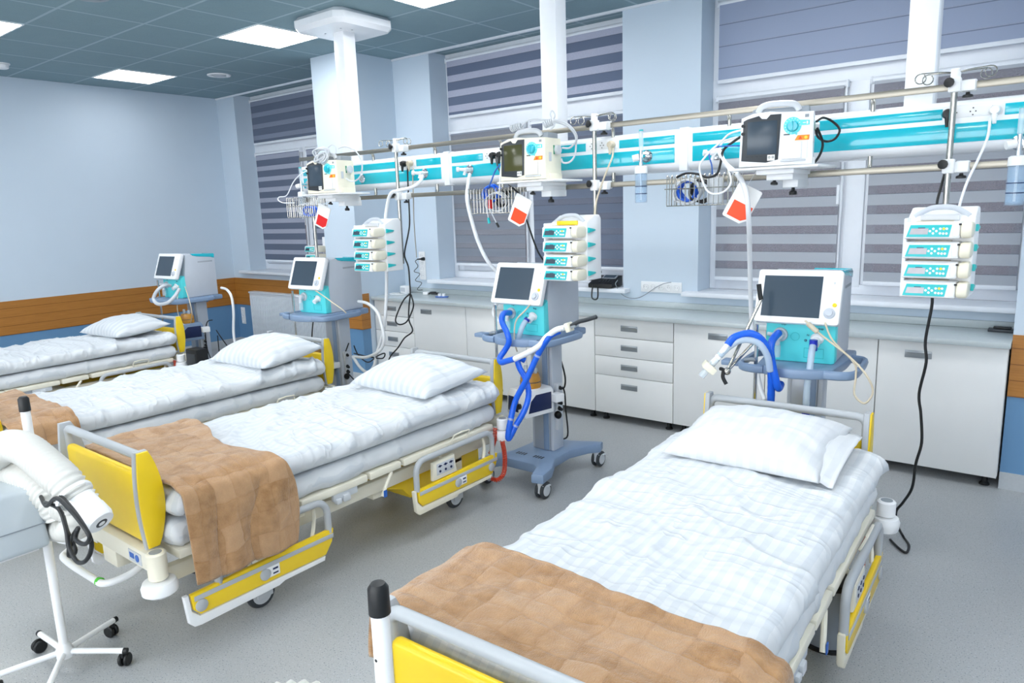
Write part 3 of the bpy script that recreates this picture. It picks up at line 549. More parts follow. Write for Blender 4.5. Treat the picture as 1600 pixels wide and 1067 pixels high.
cabinet(-1.522, -.848, 'door', 'white cabinet hidden behind the right hand ventilator', None)
cabinet(-.848, -.197, 'door', 'white cabinet at the right end beside the oak strip', -.11)
m = MB(); m.b2(-5.398, -.19, 4.645, YB, .826, .858, .003); m.b2(-5.398, -.19, YB-.022, YB, .858, .905, .003)
o = m.obj('worktop', 'worktop'); tag(o, 'long grey worktop running over the white base cabinets', 'worktop')
# radiator
t = thing('radiator', 'white ribbed panel radiator under the far left window', 'radiator', (-7.35, 5.06, .12))
m = MB(); m.b2(-.82, .82, -.02, .05, 0, .60, .006)
for i in range(58): x = -.80+1.6*i/57; m.b2(x-.007, x+.007, -.028, -.018, .03, .57, .003, seg=1)
m.obj('panel', 'radiator_white', t); MB().b2(-.825, .825, -.03, .06, .60, .622, .004).obj('grille', 'radiator_white', t)
MB().cyl((-.835, 0, .05), (-.80, 0, .05), .012).obj('valve', 'black', t)
for x in (-.6, .6): MB().b2(x-.02, x+.02, .0, .05, -.12, 0).obj('foot', 'radiator_white', t)
# sockets
def socket_strip(name, loc, n, vertical, label, axis=0):
    t = thing(name, label, 'socket strip', loc); s = .066; L = n*s
    T = Matrix.Rotation(PI/2, 4, 'Y') if vertical else Matrix.Identity(4)
    MB().b2(-L/2-.01, L/2+.01, -.012, 0, -.042, .042, .004, T=T).obj('plate', 'white_plastic', t)
    for i in range(n):
        x = -L/2+s*(i+.5); c = T @ Vector((x, 0, 0))
        k = MB().lathe([(.0, .0), (.018, .0), (.020, .004), (.024, .004), (.025, 0)], 20, T=Matrix.Translation((c.x, -.0125, c.z)) @ Matrix.Rotation(PI/2, 4, 'X')); k.obj('outlet', 'white_plastic', t)
        k = MB()
        for dx in (-.0095, .0095): k.box((c.x+dx, -.0135, c.z), (.004, .002, .004))
        k.obj('pin_holes', 'mid_grey', t)
    return t
socket_strip('socket_strip', (-8.484, YB-.004, .40), 3, True, 'vertical white socket strip in the corner left of the radiator')
socket_strip('socket_strip', (-5.13, YB, 1.13), 4, True, 'tall vertical white socket strip beside the left pier above the worktop')
socket_strip('socket_strip', (-2.50, YB, 1.02), 5, False, 'horizontal row of white sockets on the wall right of the telephone')
t = thing('power_plug', 'small black plug in the vertical socket strip above the worktop', 'plug', (-5.10, YB-.012, 1.20))
MB().cyl((0, 0, 0), (-.0, -.035, 0), .018, .013).obj('body', 'black', t); MB().cyl((0, -.03, 0), (-.05, -.045, -.002), .009, .006).obj('cable_boot', 'black', t)
wire('thin_cable', P['cord_strip'], .0035, 'dark_grey', 'thin wavy cable hanging from the vertical socket strip')
wire('thin_cable', P['cord_wall'], .003, 'mid_grey', 'thin grey cable sagging from the row of wall sockets')
# desk phone on the middle sill
t = thing('telephone', 'black desk telephone on the sill of the middle window', 'telephone', (-3.02, 5.13, 1.005), R(4))
MB().prism([(-.10, 0), (.10, 0), (.10, .085), (.06, .085), (-.10, .03)], -.10, .12, 'x', .006).obj('base', 'black', t)
hs = MB(); hs.tube([(-.085, -.08, .055), (-.085, -.07, .075), (-.085, .0, .10), (-.085, .07, .12), (-.085, .09, .105)], .017, 12); hs.obj('handset', 'black', t)
T = Matrix.Translation((.04, .03, .078)) @ Matrix.Rotation(R(19), 4, 'X')
MB().box((0, 0, 0), (.13, .07, .006), .003, T=T).obj('display_frame', 'mid_grey', t); MB().box((.0, 0, .003), (.10, .05, .004), T=T).obj('display', 'screen', t)
k = MB(); T = Matrix.Translation((.03, -.045, .052)) @ Matrix.Rotation(R(19), 4, 'X')
for i in range(4):
    for j in range(3): k.box((-.04+.026*i, -.02+.02*j, 0), (.016, .012, .008), .002, T=T)
k.obj('keys', 'dark_grey', t)
wire('telephone_cable', P['phone_cord'], .006, 'black', 'black telephone cord looping below the middle sill')
# small things on the worktop
t = thing('adapter_box', 'small white box on the worktop beside the left pier', 'box', (-5.27, 5.0, .858), R(-8))
MB().b2(-.05, .05, -.03, .03, 0, .075, .006).obj('body', 'white_plastic', t); MB().b2(-.035, .035, -.033, -.03, .02, .06).obj('label_panel', 'light_grey', t)
wire('white_cable', [(-5.31, 4.95, .862), (-5.36, 4.9, .864), (-5.33, 4.84, .864), (-5.22, 4.86, .864), (-5.17, 4.93, .864), (-5.22, 4.96, .866)], .005, 'white_rubber', 'white cable lying round the small white box on the worktop')
t = thing('charger', 'black charger with folded cable on the worktop below the vertical sockets', 'charger', (-4.97, 5.0, .858), R(10))
MB().b2(-.035, .02, -.02, .02, 0, .028, .006).obj('body', 'white_plastic', t)
MB().tube([(.02, 0, .012), (.05, .015, .014), (.12, .012, .014), (.14, -.01, .014), (.07, -.02, .016), (.05, .0, .022), (.11, .0, .024)], .009, 8).obj('cable', 'black', t)
t = thing('ampoule_tray', 'small blue tray with white caps on the left part of the worktop', 'tray', (-4.67, 4.90, .858), R(15))
MB().b2(-.06, .06, -.025, .025, 0, .01, .004).obj('tray', 'blue_mid', t)
for x in (-.025, .02): MB().cyl((x, 0, .01), (x, 0, .035), .016).obj('cap', 'white_plastic', t)
t = thing('terminal_box', 'flat dark grey device on the right end of the worktop', 'device', (-.26, 5.03, .858))
MB().b2(-.065, .065, -.035, .035, 0, .018, .004).obj('body', 'dark_grey', t); MB().b2(-.04, .05, -.02, .025, .018, .03, .004).obj('cover', 'black', t)
# ------------------------------------------------------------------ hospital beds (local: +y to the head, origin on the floor)
def arch(y0, y1, z0, z1, r=.06):
    pts = [(y0, z0)]
    for i in range(7): a = PI-PI/2*i/6; pts.append((y0+r+r*math.cos(a), z1-r+r*math.sin(a)))
    for i in range(7): a = PI/2-PI/2*i/6; pts.append((y1-r+r*math.cos(a), z1-r+r*math.sin(a)))
    pts.append((y1, z0)); return pts
def make_bed():
    t = thing('hospital_bed', '', 'hospital bed', (0, 0, 0), 0, 'hospital beds')
    m = MB()
    for s in (-1, 1):
        m.b2(s*.30-.02, s*.30+.02, -.98, .95, .315, .38, .006)
    for y in (-.55, .1, .70): m.b2(-.29, .29, y-.03, y+.03, .27, .33, .006)
    for y in (-.55, .70):
        for s in (-1, 1): m.b2(s*.265-.025, s*.265+.025, y-.03, y+.03, .145, .30, .006)
    m.b2(-.03, .03, -.4, .6, .2, .27, .01)
    m.obj('chassis', 'cream', t)
    for y0, y1 in ((-.95, -.42), (-.41, -.04), (-.025, .175), (.195, .89)):
        d = MB().b2(-.395, .395, y0, y1, .428, .463, .006)
        if y0 < -.9:
            for s in (-1, 1): d.cyl((s*.385, y1-.03, .41), (s*.402, y1-.03, .41), .018); d.b2(s*.38, s*.398, y1-.06, y1+.02, .395, .43, .004)
        d.obj('deck_panel', 'cream', t)
    for s in (-1, 1):
        g = MB(); g.b2(s*.37, s*.39, -.24, -.10, .395, .43, .005); g.b2(s*.375, s*.402, -.19, -.15, .38, .415, .006); g.b2(s*.375, s*.402, -.23, -.20, .38, .405, .006)
        g.obj('hinge_block', 'light_grey', t)
    # yellow motor cover under the head end
    MB().prism([(.36, .366), (.14, .294), (.30, .235), (.36, .17), (.90, .17), (.92, .2), (.92, .366)], -.255, .255, 'x', .012).obj('motor_cover', 'yellow', t)
    for s in (-1, 1):
        l = MB().tube([(s*.385, .115, .425), (s*.395, .07, .38), (s*.402, .035, .33)], .009, 8, smooth=2).obj('release_lever', 'cream', t)
        MB().box((s*.412, .045, .342), (.004, .02, .035), .001, T=None).obj('lever_label', 'blue_mid', l)
    # end boards
    for e, y, top in ((0, -1.01, .85), (1, 1.01, .81)):
        b = MB(); zt = top-(.105 if e else .08)
        b.b2(-.315, .315, y-.018, y+.018, .495, zt, .016, seg=3)
        nm = 'headboard' if e else 'footboard'
        bo = b.obj(nm, 'yellow', t)
        f = MB(); r = .035
        pts = [(-.325, y, .50), (-.325, y, .62), (-.325, y, top-r-.03)]
        for i in range(5): a = PI-PI/2*i/4; pts.append((-.325+r+r*math.cos(a), y, top-r-.015+r*math.sin(a)))
        for i in range(5): a = PI/2-PI/2*i/4; pts.append((.325-r+r*math.cos(a), y, top-r-.015+r*math.sin(a)))
        pts += [(.325, y, .62), (.325, y, .50)]
        f.tube(pts, .017, 12, smooth=0); f.obj('tube_frame', 'tube_grey', bo)
        for s in (-1, 1):
            ol = []; n = 14
            for i in range(n+1): k = i/n; ol.append((y-.022-.012*math.sin(PI*k), .49+(top-.485)*k))
            for i in range(n+1): k = 1-i/n; ol.append((y+.018+(.026 if e else .040)*math.sin(PI*k)**.8, .49+(top-.485)*k))
            MB().prism([(a, z) for a, z in ol], s*.334, s*.347, 'x', .004).obj('end_cap', 'yellow', bo)
            cy_ = y+.005; cz_ = (.49+top)/2
            rim = MB().prism([(cy_+(a-cy_)*1.12-.003, cz_+(z-cz_)*1.02) for a, z in ol], s*.318, s*.340, 'x', .004)
            rim.obj('cap_rim', 'tube_grey', bo)
        if e == 0: MB().lathe([(0, 0), (.026, 0), (.024, .004), (0, .005)], 20, T=Matrix.Translation((-.12, y-.018, .60)) @ Matrix.Rotation(PI/2, 4, 'X')).obj('clip_stud', 'cream_dark', bo)
        sg = -1 if e == 0 else 1
        c = MB(); c.b2(-.36, .36, y-.035, y+.035, .40, .475, .012); c.b2(-.06, .06, y-.03, y+.03, .33, .41, .008)
        for s in (-1, 1): c.cyl((s*.30, y, .47), (s*.30, y, .50), .012)
        c.obj('cross_beam', 'cream', t)
        for s in (-1, 1):
            px, py = (s*.385, y-.02) if e == 0 else (s*.425, .94)
            p = MB().cyl((px, py, .385 if e == 0 else .425), (px, py, .49), .034, bev=.006)
            p.cyl((px, py, .486), (px, py, .491), .022, m=1)
            if e: p.b2(s*.30, s*.40, .93, .95, .40, .43, .004)
            po = p.obj('corner_post', ['warm_cream' if e == 0 else 'white_plastic', 'mid_grey'], t)
            MB().lathe([(0, .325), (.045, .325), (.062 if e == 0 else .050, .338), (.064 if e == 0 else .052, .36), (.056 if e == 0 else .046, .378), (0, .384)], 28, T=Matrix.Translation((px, py, 0 if e == 0 else .042))).obj('bumper_wheel', 'white_plastic', t)
    MB().b2(.20, .30, -1.0475, -1.0445, .415, .46, .001).obj('rating_label', 'light_grey', t)
    k = MB().cyl((.27, -1.0475, .438), (.27, -1.0495, .438), .014); k.b2(.212, .245, -1.049, -1.0475, .43, .45); k.obj('rating_mark', 'blue_mid', t)
    MB().tube([(-.26, -1.0, .36), (-.26, -1.10, .335), (-.2, -1.13, .33), (.05, -1.13, .33), (.14, -1.12, .33), (.17, -1.05, .34), (.17, -.98, .36)], .014, 10).obj('linen_rack', 'white_plastic', t)
    MB().cyl((.10, -1.128, .33), (.115, -1.125, .33), .0165).obj('green_tie', 'lime', t)
    # side rails, lowered
    for s in (1, -1):
        x = .421
        for hd, y0, y1 in ((0, -.945, -.285), (1, .24, .875)):
            ol = [(y0, .262), (y1, .272), (y1-.012, .215), (y1-.05, .165), (y0+.03, .172), (y0+.005, .20)]
            ra = MB().prism(ol, s*(x-.008), s*(x+.012), 'x', .004).obj('side_rail', 'yellow', t); ra.location.z = .03
            MB().b2(s*(x+.012), s*(x+.0155), y0+.01, y1-.006, .232, .252, .002).obj('rail_stripe', 'tube_grey', ra)
            ol = [(y0-.024, .262), (y0-.006, .262), (y0+.0, .195), (y0+.028, .166), (y1-.05, .159), (y1-.055, .138), (y0+.4, .138), (y0+.37, .128), (y0+.03, .126), (y0+.004, .130), (y0-.014, .15)] if not hd else \
                 [(y0-.022, .262), (y0-.006, .262), (y0-.002, .20), (y0+.028, .166), (y1-.05, .159), (y1-.055, .14), (y0+.3, .138), (y0+.29, .128), (y0+.01, .128), (y0-.012, .15)]
            MB().prism(ol, s*(x-.016), s*(x+.008), 'x', .004).obj('rail_base', 'white_plastic' if not hd else 'warm_cream', ra)
            a0, a1 = (y0+.12, y1-.018) if not hd else (y0+.006, y1-.03)
            f = MB().tube([(s*(x-.002), y, z) for y, z in arch(a0, a1, .255, .408)], .0155, 10, smooth=0)
            f.obj('rail_tube', 'tube_grey', ra)
            for yy, dy in ((y0+.26, -.05), (y1-.10, .06)):
                q = MB(); q.tube([(s*(x-.012), yy, .26), (s*(x-.025), yy+dy*.5, .34), (s*.34, yy+dy, .41)], .009, 6, smooth=2)
                q.obj('rail_strut', 'cream', ra)
            yc = (y0+y1)/2
            MB().b2(s*(x+.012), s*(x+.0165), yc-.015, yc+.045, .187, .232, .006).obj('position_label', 'white_plastic', ra)
            k = MB(); k.b2(s*(x+.0165), s*(x+.0175), yc+.012, yc+.036, .214, .222); k.b2(s*(x+.0165), s*(x+.0175), yc+.012, yc+.036, .196, .202); k.obj('position_mark', 'navy', ra)
            for yy in (yc-.022, (y0+.035 if not hd else y1-.06)):
                MB().lathe([(0, 0), (.024, 0), (.024, .006), (.02, .009), (0, .01)], 24, T=Matrix.Translation((s*(x+.012), yy, .208)) @ Matrix.Rotation(s*PI/2, 4, 'Y')).obj('rail_knob', 'tube_grey', ra)
            if hd:
                cp = MB().prism([(y0+.12, .27), (y0+.125, .365), (y0+.285, .372), (y0+.30, .27)], s*(x-.022), s*(x+.006), 'x', .008).obj('control_panel', 'cream', ra)
                MB().b2(s*(x+.006), s*(x+.008), y0+.145, y0+.275, .295, .355, .006).obj('keypad', 'light_grey', cp)
                kb = MB()
                for i in range(3):
                    for j in range(2): kb.cyl((s*(x+.008), y0+.168+i*.042, .312+j*.028), (s*(x+.0105), y0+.168+i*.042, .312+j*.028), .007, n=12)
                    kb.b2(s*(x+.008), s*(x+.0095), y0+.155+i*.042, y0+.183+i*.042, .337, .342)
                kb.obj('keypad_button', 'navy', cp)
    # castors
    for y in (-.55, .70):
        for s in (-1, 1):
            f = MB(); f.b2(s*.26-.03, s*.26+.03, y-.03, y+.03, .125, .15, .006)
            for d in (-.024, .024): f.b2(s*.26+d-.004, s*.26+d+.004, y-.045, y+.03, .05, .13, .003)
            f.obj('castor_fork', 'light_grey', t)
            wt = Matrix.Translation((s*.26, y-.015, .066)) @ Matrix.Rotation(PI/2, 4, 'Y')
            wo = MB().lathe([(0, -.015), (.05, -.015), (.062, -.012), (.066, -.004), (.066, .004), (.062, .012), (.05, .015), (0, .015)], 28, T=wt).obj('castor_wheel', 'dark_grey', t)
            MB().lathe([(0, -.017), (.046, -.016), (.046, .016), (0, .017)], 24, T=wt).obj('castor_hub', 'light_grey', wo)
    for s, y in ((-1, .05), (1, .60)):
        MB().tube([(s*.405, y-.07, .45), (s*.425, y-.07, .50), (s*.425, y+.05, .50), (s*.405, y+.05, .45)], .005, 6, smooth=2).obj('mattress_retainer', 'cream', t)
    MB().tube(coil([(.45, .90, .37), (.455, .91, .30), (.455, .91, .23), (.45, .90, .17), (.43, .87, .14), (.40, .85, .15)], .011, 30, 10), .0035, 6, smooth=0).obj('handset_coil', 'red_coil', t)
    MB().tube(coil([(.41, .89, .44), (.41, .88, .37), (.40, .85, .30)], .010, 16, 10), .0035, 6, smooth=0).obj('handset_coil', 'red_coil', t)
    return t
BEDS = [(-6.53, 2.10, R(3.0)), (-4.385, 2.045, 0.), (-2.895, 2.10, 0.), (-.872, 2.017, R(1.5))]
BN = ['bed at the far left wall', 'second bed from the left', 'bed with the yellow footboard facing the camera', 'bed in the right foreground']
bed0 = make_bed()
bl = ['white and yellow hospital bed standing farthest away by the left wall', 'hospital bed second from the left, mostly hidden behind its neighbour',
      'hospital bed with yellow footboard and lowered yellow side rails in full view', 'hospital bed nearest the camera at the right, cut off at the bottom edge']
bed0.location = (*BEDS[0][:2], 0); bed0.rotation_euler = (0, 0, BEDS[0][2]); bed0['label'] = bl[0]
for i in (1, 2, 3):
    b_ = dup(bed0, (*BEDS[i][:2], 0), BEDS[i][2], bl[i])
    for ch in b_.children:
        if i == 3 and ch.name.startswith('handset_coil'): ch.location.x = -.10
        if i == 3 and ch.name.startswith('footboard'): ch.location.z = -.07

def nz(x, y, z=0.): return noise.noise(Vector((x, y, z)))
def ridge(x, y, z=0.): return 1-abs(nz(x, y, z))*2
def softslab(hx, hy, z0, z1, r, disp, na=110, nr=150, seed=0.):
    """closed soft rounded slab, rings run along y"""
    hz = (z1-z0)/2; zc = (z0+z1)/2
    sec = []; per = [(1, 0)]
    def sup(a, ex): c, s = math.cos(a), math.sin(a); return (abs(c)**ex*(1 if c >= 0 else -1), abs(s)**ex*(1 if s >= 0 else -1))
    # perimeter points evenly spread round a rounded rectangle
    rr = rrect(-hx, hx, -hz, hz, min(r, hz*.98), 8); pts = [Vector((p[0], p[1], 0)) for p in rr]; L = [0]
    for i in range(len(pts)): L.append(L[-1]+(pts[(i+1) % len(pts)]-pts[i]).length)
    for k in range(na):
        s_ = L[-1]*k/na; j = 0
        while L[j+1] < s_: j += 1
        f = (s_-L[j])/max(1e-9, L[j+1]-L[j]); sec.append(pts[j].lerp(pts[(j+1) % len(pts)], f))
    V, F = [], []
    for i in range(nr+1):
        k = i/nr; y = -hy+2*hy*k; d = min(y+hy, hy-y); sh = 0
        if d < r: sh = r-math.sqrt(max(0, r*r-(r-d)**2))
        for p in sec:
            sx = max(0., (hx-sh))/hx; szz = max(.02, hz-sh*.98)/hz
            x, z = p.x*sx, p.y*szz
            n = Vector((p.x/hx*.6 if abs(p.x) > hx-r else 0, 0, p.y/hz)); 
            n = n.normalized() if n.length > 0 else Vector((0, 0, 1))
            q = Vector((x, y, z+zc)); dd, dz = disp(x, y, z, n, seed)
            q += n*dd; q.z += dz; V.append(tuple(q))
    for i in range(nr):
        for k in range(na): l = (k+1) % na; F.append((i*na+k, i*na+l, (i+1)*na+l, (i+1)*na+k))
    c0 = len(V); V.append(tuple(sum((Vector(v) for v in V[:na]), Vector())/na)); V.append(tuple(sum((Vector(v) for v in V[nr*na:nr*na+na]), Vector())/na))
    for k in range(na): F.append((c0, (k+1) % na, k)); F.append((c0+1, nr*na+k, nr*na+(k+1) % na))
    return MB().add(V, F)
def d_mat(x, y, z, n, s):
    d = .007*nz(x*3+s, y*3, z*6)
    if abs(n.x) > .3:
        d += .016*max(0, ridge(y*5.5+s, z*2.2+nz(y*2, z*6, s)*.6, s)-.75)*2 + .004*nz(y*14, z*8, s)
    return d, -.012*abs(x/.4)**3*(z > 0)
def d_duv(amp, cross):
    def f(x, y, z, n, s):
        if n.z > -.2:
            w = nz(x*1.6+s+y*.5, y*1.4-x*.6, s)*.9
            a = y*cross+x*2.0+w*1.6
            d = amp*(ridge(a*1.15, x*1.3+w*.8, s)-.45)*.9 + amp*.8*max(0, ridge(a*.9+3, x*2.2-y*.8+w, s+7))**7 + amp*.7*max(0, ridge(x*2.6-y*1.1+w, y*2.2, s+11))**8 + amp*.30*nz(x*4+y*2.6, y*5.5-x*2.7, s+3) + amp*.16*nz(x*4.1+y*2.9+w*2, y*9+x*4+w*4, s+13) + amp*1.3*nz(x*2.1, y*2.3, s+9)
            d += amp*.5*max(0, ridge(x*3.2+y*1.4+w, y*4.6-x*2, s+5)-.8)*5
            if abs(n.x) > .35: d += amp*.4*nz(y*15+s, z*20, s)+amp*.5*nz(y*5, 3, s)
            return d, .012*(1-(x/.41)**2)
        return .003*nz(x*5, y*5, s), 0
    return f
def bedding(i, name, z0, z1, hx, y0, y1, r, disp, mat, label, cat, na=110, nr=150):
    X, Y, rz = BEDS[i]
    o = softslab(hx, (y1-y0)/2, z0, z1, r, disp, na, nr, i*11.3+2).obj(name, mat, angle=None)
    c, s = math.cos(rz), math.sin(rz); yc = (y0+y1)/2
    o.location = (X-s*yc, Y+c*yc, 0); o.rotation_euler = (0, 0, rz)
    return tag(o, label, cat, {'mattress': 'mattresses on the beds', 'duvet': 'white duvets on the beds'}[name])
MATL = ['mattress in white sheet on the far bed by the left wall', 'mattress in white sheet on the second bed from the left',
        'mattress in white checked sheet on the bed with visible yellow footboard', 'mattress in white sheet on the nearest bed at the right']
DUVL = ['flat white duvet on the far bed by the left wall', 'wrinkled white duvet on the second bed from the left',
        'wrinkled white duvet on the bed with visible yellow footboard', 'white striped duvet on the nearest bed at the right']
for i in range(4):
    bedding(i, 'mattress', .466, .577, .392, -.97, .945, .045, d_mat, 'mattress_linen', MATL[i], 'mattress', 80, 130)
    bedding(i, 'duvet', .579, .675, .408, -.955, .955, .046, d_duv(.016 if i != 3 else .011, [3.2, 4.2, 5.0, 2.6][i]), 'duvet_linen', DUVL[i], 'duvet', 120, 210)
# pillows
def pillow(i, lx, ly, rz, w, d, h, seed, tilt, label, flap=False):
    X, Y, brz = BEDS[i]; c, s = math.cos(brz), math.sin(brz)
    n = 56; V, F = [], []
    for sd in (1, -1):
        for a in range(n+1):
            for b in range(n+1):
                u = -1+2*a/n; v = -1+2*b/n
                e = (max(0, 1-abs(u)**2.6)*max(0, 1-abs(v)**2.6))**.55
                px = u*w*(1-.06*(1-abs(u)**2)*0-.05*(1-v*v)*abs(u)**3+.02*abs(u*v)); py = v*d*(1-.07*(1-u*u)*abs(v)**3+.03*abs(u*v))
                z = e*h*(.62 if sd > 0 else -.30)
                rad = math.hypot(u, v)+.01
                if sd > 0:
                    z += e*.012*nz(u*3+seed, v*3, seed)+(1-e)*.016*nz(math.atan2(v, u)*5+seed, rad*2, seed)*min(1, e*6)
                    z += e*.014*max(0, ridge(u*1.6+v*.7+seed, v*2.2-u, seed)-.7)
                V.append((px, py, z))
    N = (n+1)*(n+1)
    for q in range(2):
        for a in range(n):
            for b in range(n):
                k = q*N+a*(n+1)+b; f = (k, k+n+1, k+n+2, k+1); F.append(f if q == 0 else f[::-1])
    m = MB().add(V, F)
    o = m.obj('pillow', 'plain_linen' if flap else 'pillow_linen', angle=None)
    b = bmesh.new(); b.from_mesh(o.data); bmesh.ops.remove_doubles(b, verts=b.verts[:], dist=.0004); b.to_mesh(o.data); b.free()
    o.location = (X+c*lx-s*ly, Y+s*lx+c*ly, .690+h*.29); o.rotation_euler = (R(tilt), 0, brz+rz)
    tag(o, label, 'pillow', 'white pillows on the beds')
    if flap:
        g = MB(); V = []; F = []
        for a in range(13):
            for b_ in range(15):
                u = a/12; v = -1+2*b_/14
                V.append((w*.9+u*.075, v*d*.93, .035*(1-v*v)*(1-u*.5)*(1 if True else 0)-.02*u+.008*nz(v*4, u*3, seed)))
        for a in range(12):
            for b_ in range(14): k = a*15+b_; F.append((k, k+15, k+16, k+1))
        p = g.add(V, F).obj('pillowcase_flap', 'plain_linen', o, angle=None); md = p.modifiers.new('t', 'SOLIDIFY'); md.thickness = .004
    return o
pillow(0, .05, .68, R(2), .305, .235, .175, 1.2, 5, 'white striped pillow on the far bed by the left wall')
pillow(1, .10, .68, R(3), .305, .24, .19, 5.1, 6, 'white striped pillow on the second bed from the left')
pillow(2, .05, .66, R(-3), .31, .235, .18, 8.6, 6, 'white striped pillow on the bed with visible yellow footboard')
pillow(3, -.008, .685, R(-1), .288, .245, .155, 3.3, 7, 'large plain white pillow on the nearest bed at the right', True)

# brown fleece blankets over the foot ends
def blanket(i, y0, y1, xl, drop_l, xr, drop_r, label, seed, top=.70, front=None, flare=.03, yb=None):
    """s runs across the bed (left hang, top, right hang), t runs from the foot to the front edge"""
    X, Y, rz = BEDS[i]; ny = 90
    W = xr-xl; tot = drop_l+W+drop_r; ns = int(tot/.011); V, F, UV = [], [], []
    rc = .05
    for a in range(ns+1):
        s_ = tot*a/ns
        for b in range(ny+1):
            t_ = b/ny
            ss = s_
            ya = y0; yb_ = y1+(front(ss/tot) if front else 0)
            y = ya+(yb_-ya)*t_
            if ss < drop_l: k = drop_l-ss; x, z, side = xl-flare*k-.012, top-k, -1
            elif ss > drop_l+W: k = ss-drop_l-W; x, z, side = xr+flare*k+.012, top-k, 1
            else: x, z, side = xl+ss-drop_l, top, 0; k = 0
            # round the shoulder
            if side == 0:
                e = min(x-xl, xr-x); z -= (.022*max(0, 1-e/rc)**2)
            else:
                h = max(0, 1-k/rc)**2; x -= side*h*.012; z -= .022*h
                fold = .016*min(1, k/.12)*(math.sin(y*17+seed+nz(y*3, k*3, seed)*2)+.6*nz(y*9, k*5, seed))
                x += side*(.012+abs(fold)*1.1)
                y += .03*k*nz(y*2, k*2, seed+4)+(yb if yb else 0)*k*(1 if side > 0 else 0)
            z += .014*nz(x*6+seed, y*6, z*4)+.008*nz(x*16, y*16, seed)
            q = .0015*abs(math.sin(PI*ss/.095))**.3*abs(math.sin(PI*y/.075))**.3
            if side == 0: z += q
            else: x += side*q
            V.append((x, y, z)); UV.append((ss+seed, (yb_-ya)*t_+ya))
    for a in range(ns):
        for b in range(ny): k = a*(ny+1)+b; F.append((k, k+ny+1, k+ny+2, k+1))
    m = MB().add(V, F); m.uv = UV
    o = m.obj('fleece_blanket', 'fleece', angle=None); o.location = (X, Y, 0); o.rotation_euler = (0, 0, rz)
    md = o.modifiers.new('thick', 'SOLIDIFY'); md.thickness = .016; md.offset = 1
    return tag(o, label, 'blanket', 'brown fleece blankets')
blanket(1, -.955, -.66, -.43, .10, .43, .12, 'brown fleece blanket on the second bed, behind the white hose', 4.1, top=.712)
blanket(2, -.945, -.52, -.42, .12, .425, .37, 'brown fleece blanket hanging over the side rail of the bed with visible footboard', 1.7, top=.712, front=lambda u: .055*math.sin(u*9)-.02*u, yb=.02)
blanket(3, -.95, -.60, -.425, .16, .43, .22, 'brown fleece blanket across the foot of the nearest bed', 9.2, top=.712, front=lambda u: .02*math.sin(u*7))
# ------------------------------------------------------------------ ceiling columns and supply panels
RYZ = 2.115; RLZ = 1.785; RY = 3.655
for k, (x, lab) in enumerate(((-4.545, 'white ceiling column at the left with its square plate in view'), (-2.60, 'white ceiling column in the middle, above the second patient monitor'), (-.585, 'white ceiling column at the right, left of the right hand infusion stand'))):
    t = thing('ceiling_column', lab, 'ceiling column', (x, 3.83, 2.07), 0, 'white ceiling columns')
    MB().b2(-.058, .058, -.058, .058, -.02, CZ-2.07-.10, .004).obj('shaft', 'casing', t)
    pl = MB(); zt = CZ-2.07
    a = .285; ch = .06
    ol = [(-a+ch, -a), (a-ch, -a), (a, -a+ch), (a, a-ch), (a-ch, a), (-a+ch, a), (-a, a-ch), (-a, -a+ch)]
    pl.prism(ol, zt-.105, zt, 'z', .03, seg=1); po = pl.obj('ceiling_plate', 'casing', t)
    s = MB()
    for q in ((-.11, -.09), (-.11, .0), (.10, -.11), (.12, -.02)): s.cyl((q[0], q[1], zt-.107), (q[0], q[1], zt-.10), .008, n=10)
    s.obj('screw', 'mid_grey', po)
prof = [(3.90, 1.845), (3.775, 1.845), (3.745, 1.852), (3.728, 1.868), (3.72, 1.89), (3.72, 2.045), (3.735, 2.062), (3.76, 2.067), (3.90, 2.067)]
SEC = [(-5.10, -3.44), (-3.435, -1.69), (-1.685, .10), (.105, 1.9)]
SL = ['left section of the turquoise striped wall supply panel', 'second section of the turquoise striped supply panel, behind the middle monitor', 'third section of the turquoise striped supply panel, behind the right monitor', 'supply panel section running out of the picture at the right']
def socket_plate(par, x0, x1, n):
    MB().b2(x0, x1, -.004, 0, 1.992, 2.036, .002, T=Matrix.Translation((0, 3.72, 0))).obj('socket_plate', 'white_plastic', par)
    k = MB(); w = (x1-x0)/n
    for i in range(n):
        cx = x0+w*(i+.5)
        for dx, dz in ((-.010, .0), (.010, .0), (0, .014), (0, -.014)): k.box((cx+dx, 3.715, 2.014+dz), (.005, .003, .005))
    k.obj('pin_holes', 'dark_grey', par)
for i, (a, b) in enumerate(SEC):
    t = thing('supply_panel', SL[i], 'supply panel', (0, 0, 0), 0, 'wall supply panel sections'); 
    MB().prism(prof, a, b, 'x', .012).obj('casing', 'casing', t)
    if i < 3: MB().b2(b-.022, b+.027, 3.716, 3.90, 1.842, 2.07, .004).obj('joint_cover', 'casing', t)
    s0 = [-3.93, -2.30, -.47, 1.35][i]; s1 = [-3.735, -2.09, -.26, 1.55][i]
    ups = [(a+.05, s0-.008), (s1+.008, b-.05)]
    if i == 1: socket_plate(t, -3.10, -2.905, 3); ups = [(a+.05, -3.108), (-2.897, s0-.008), (s1+.008, b-.05)]
    for (p, q) in ups: MB().b2(p, q, 3.7165, 3.721, 1.988, 2.034, .001).obj('upper_stripe', 'turquoise', t)
    MB().b2(a+.05, b-.05, 3.7165, 3.721, 1.888, 1.968, .001).obj('lower_stripe', 'turquoise', t)
    socket_plate(t, s0, s1, 3)
MB_ = None
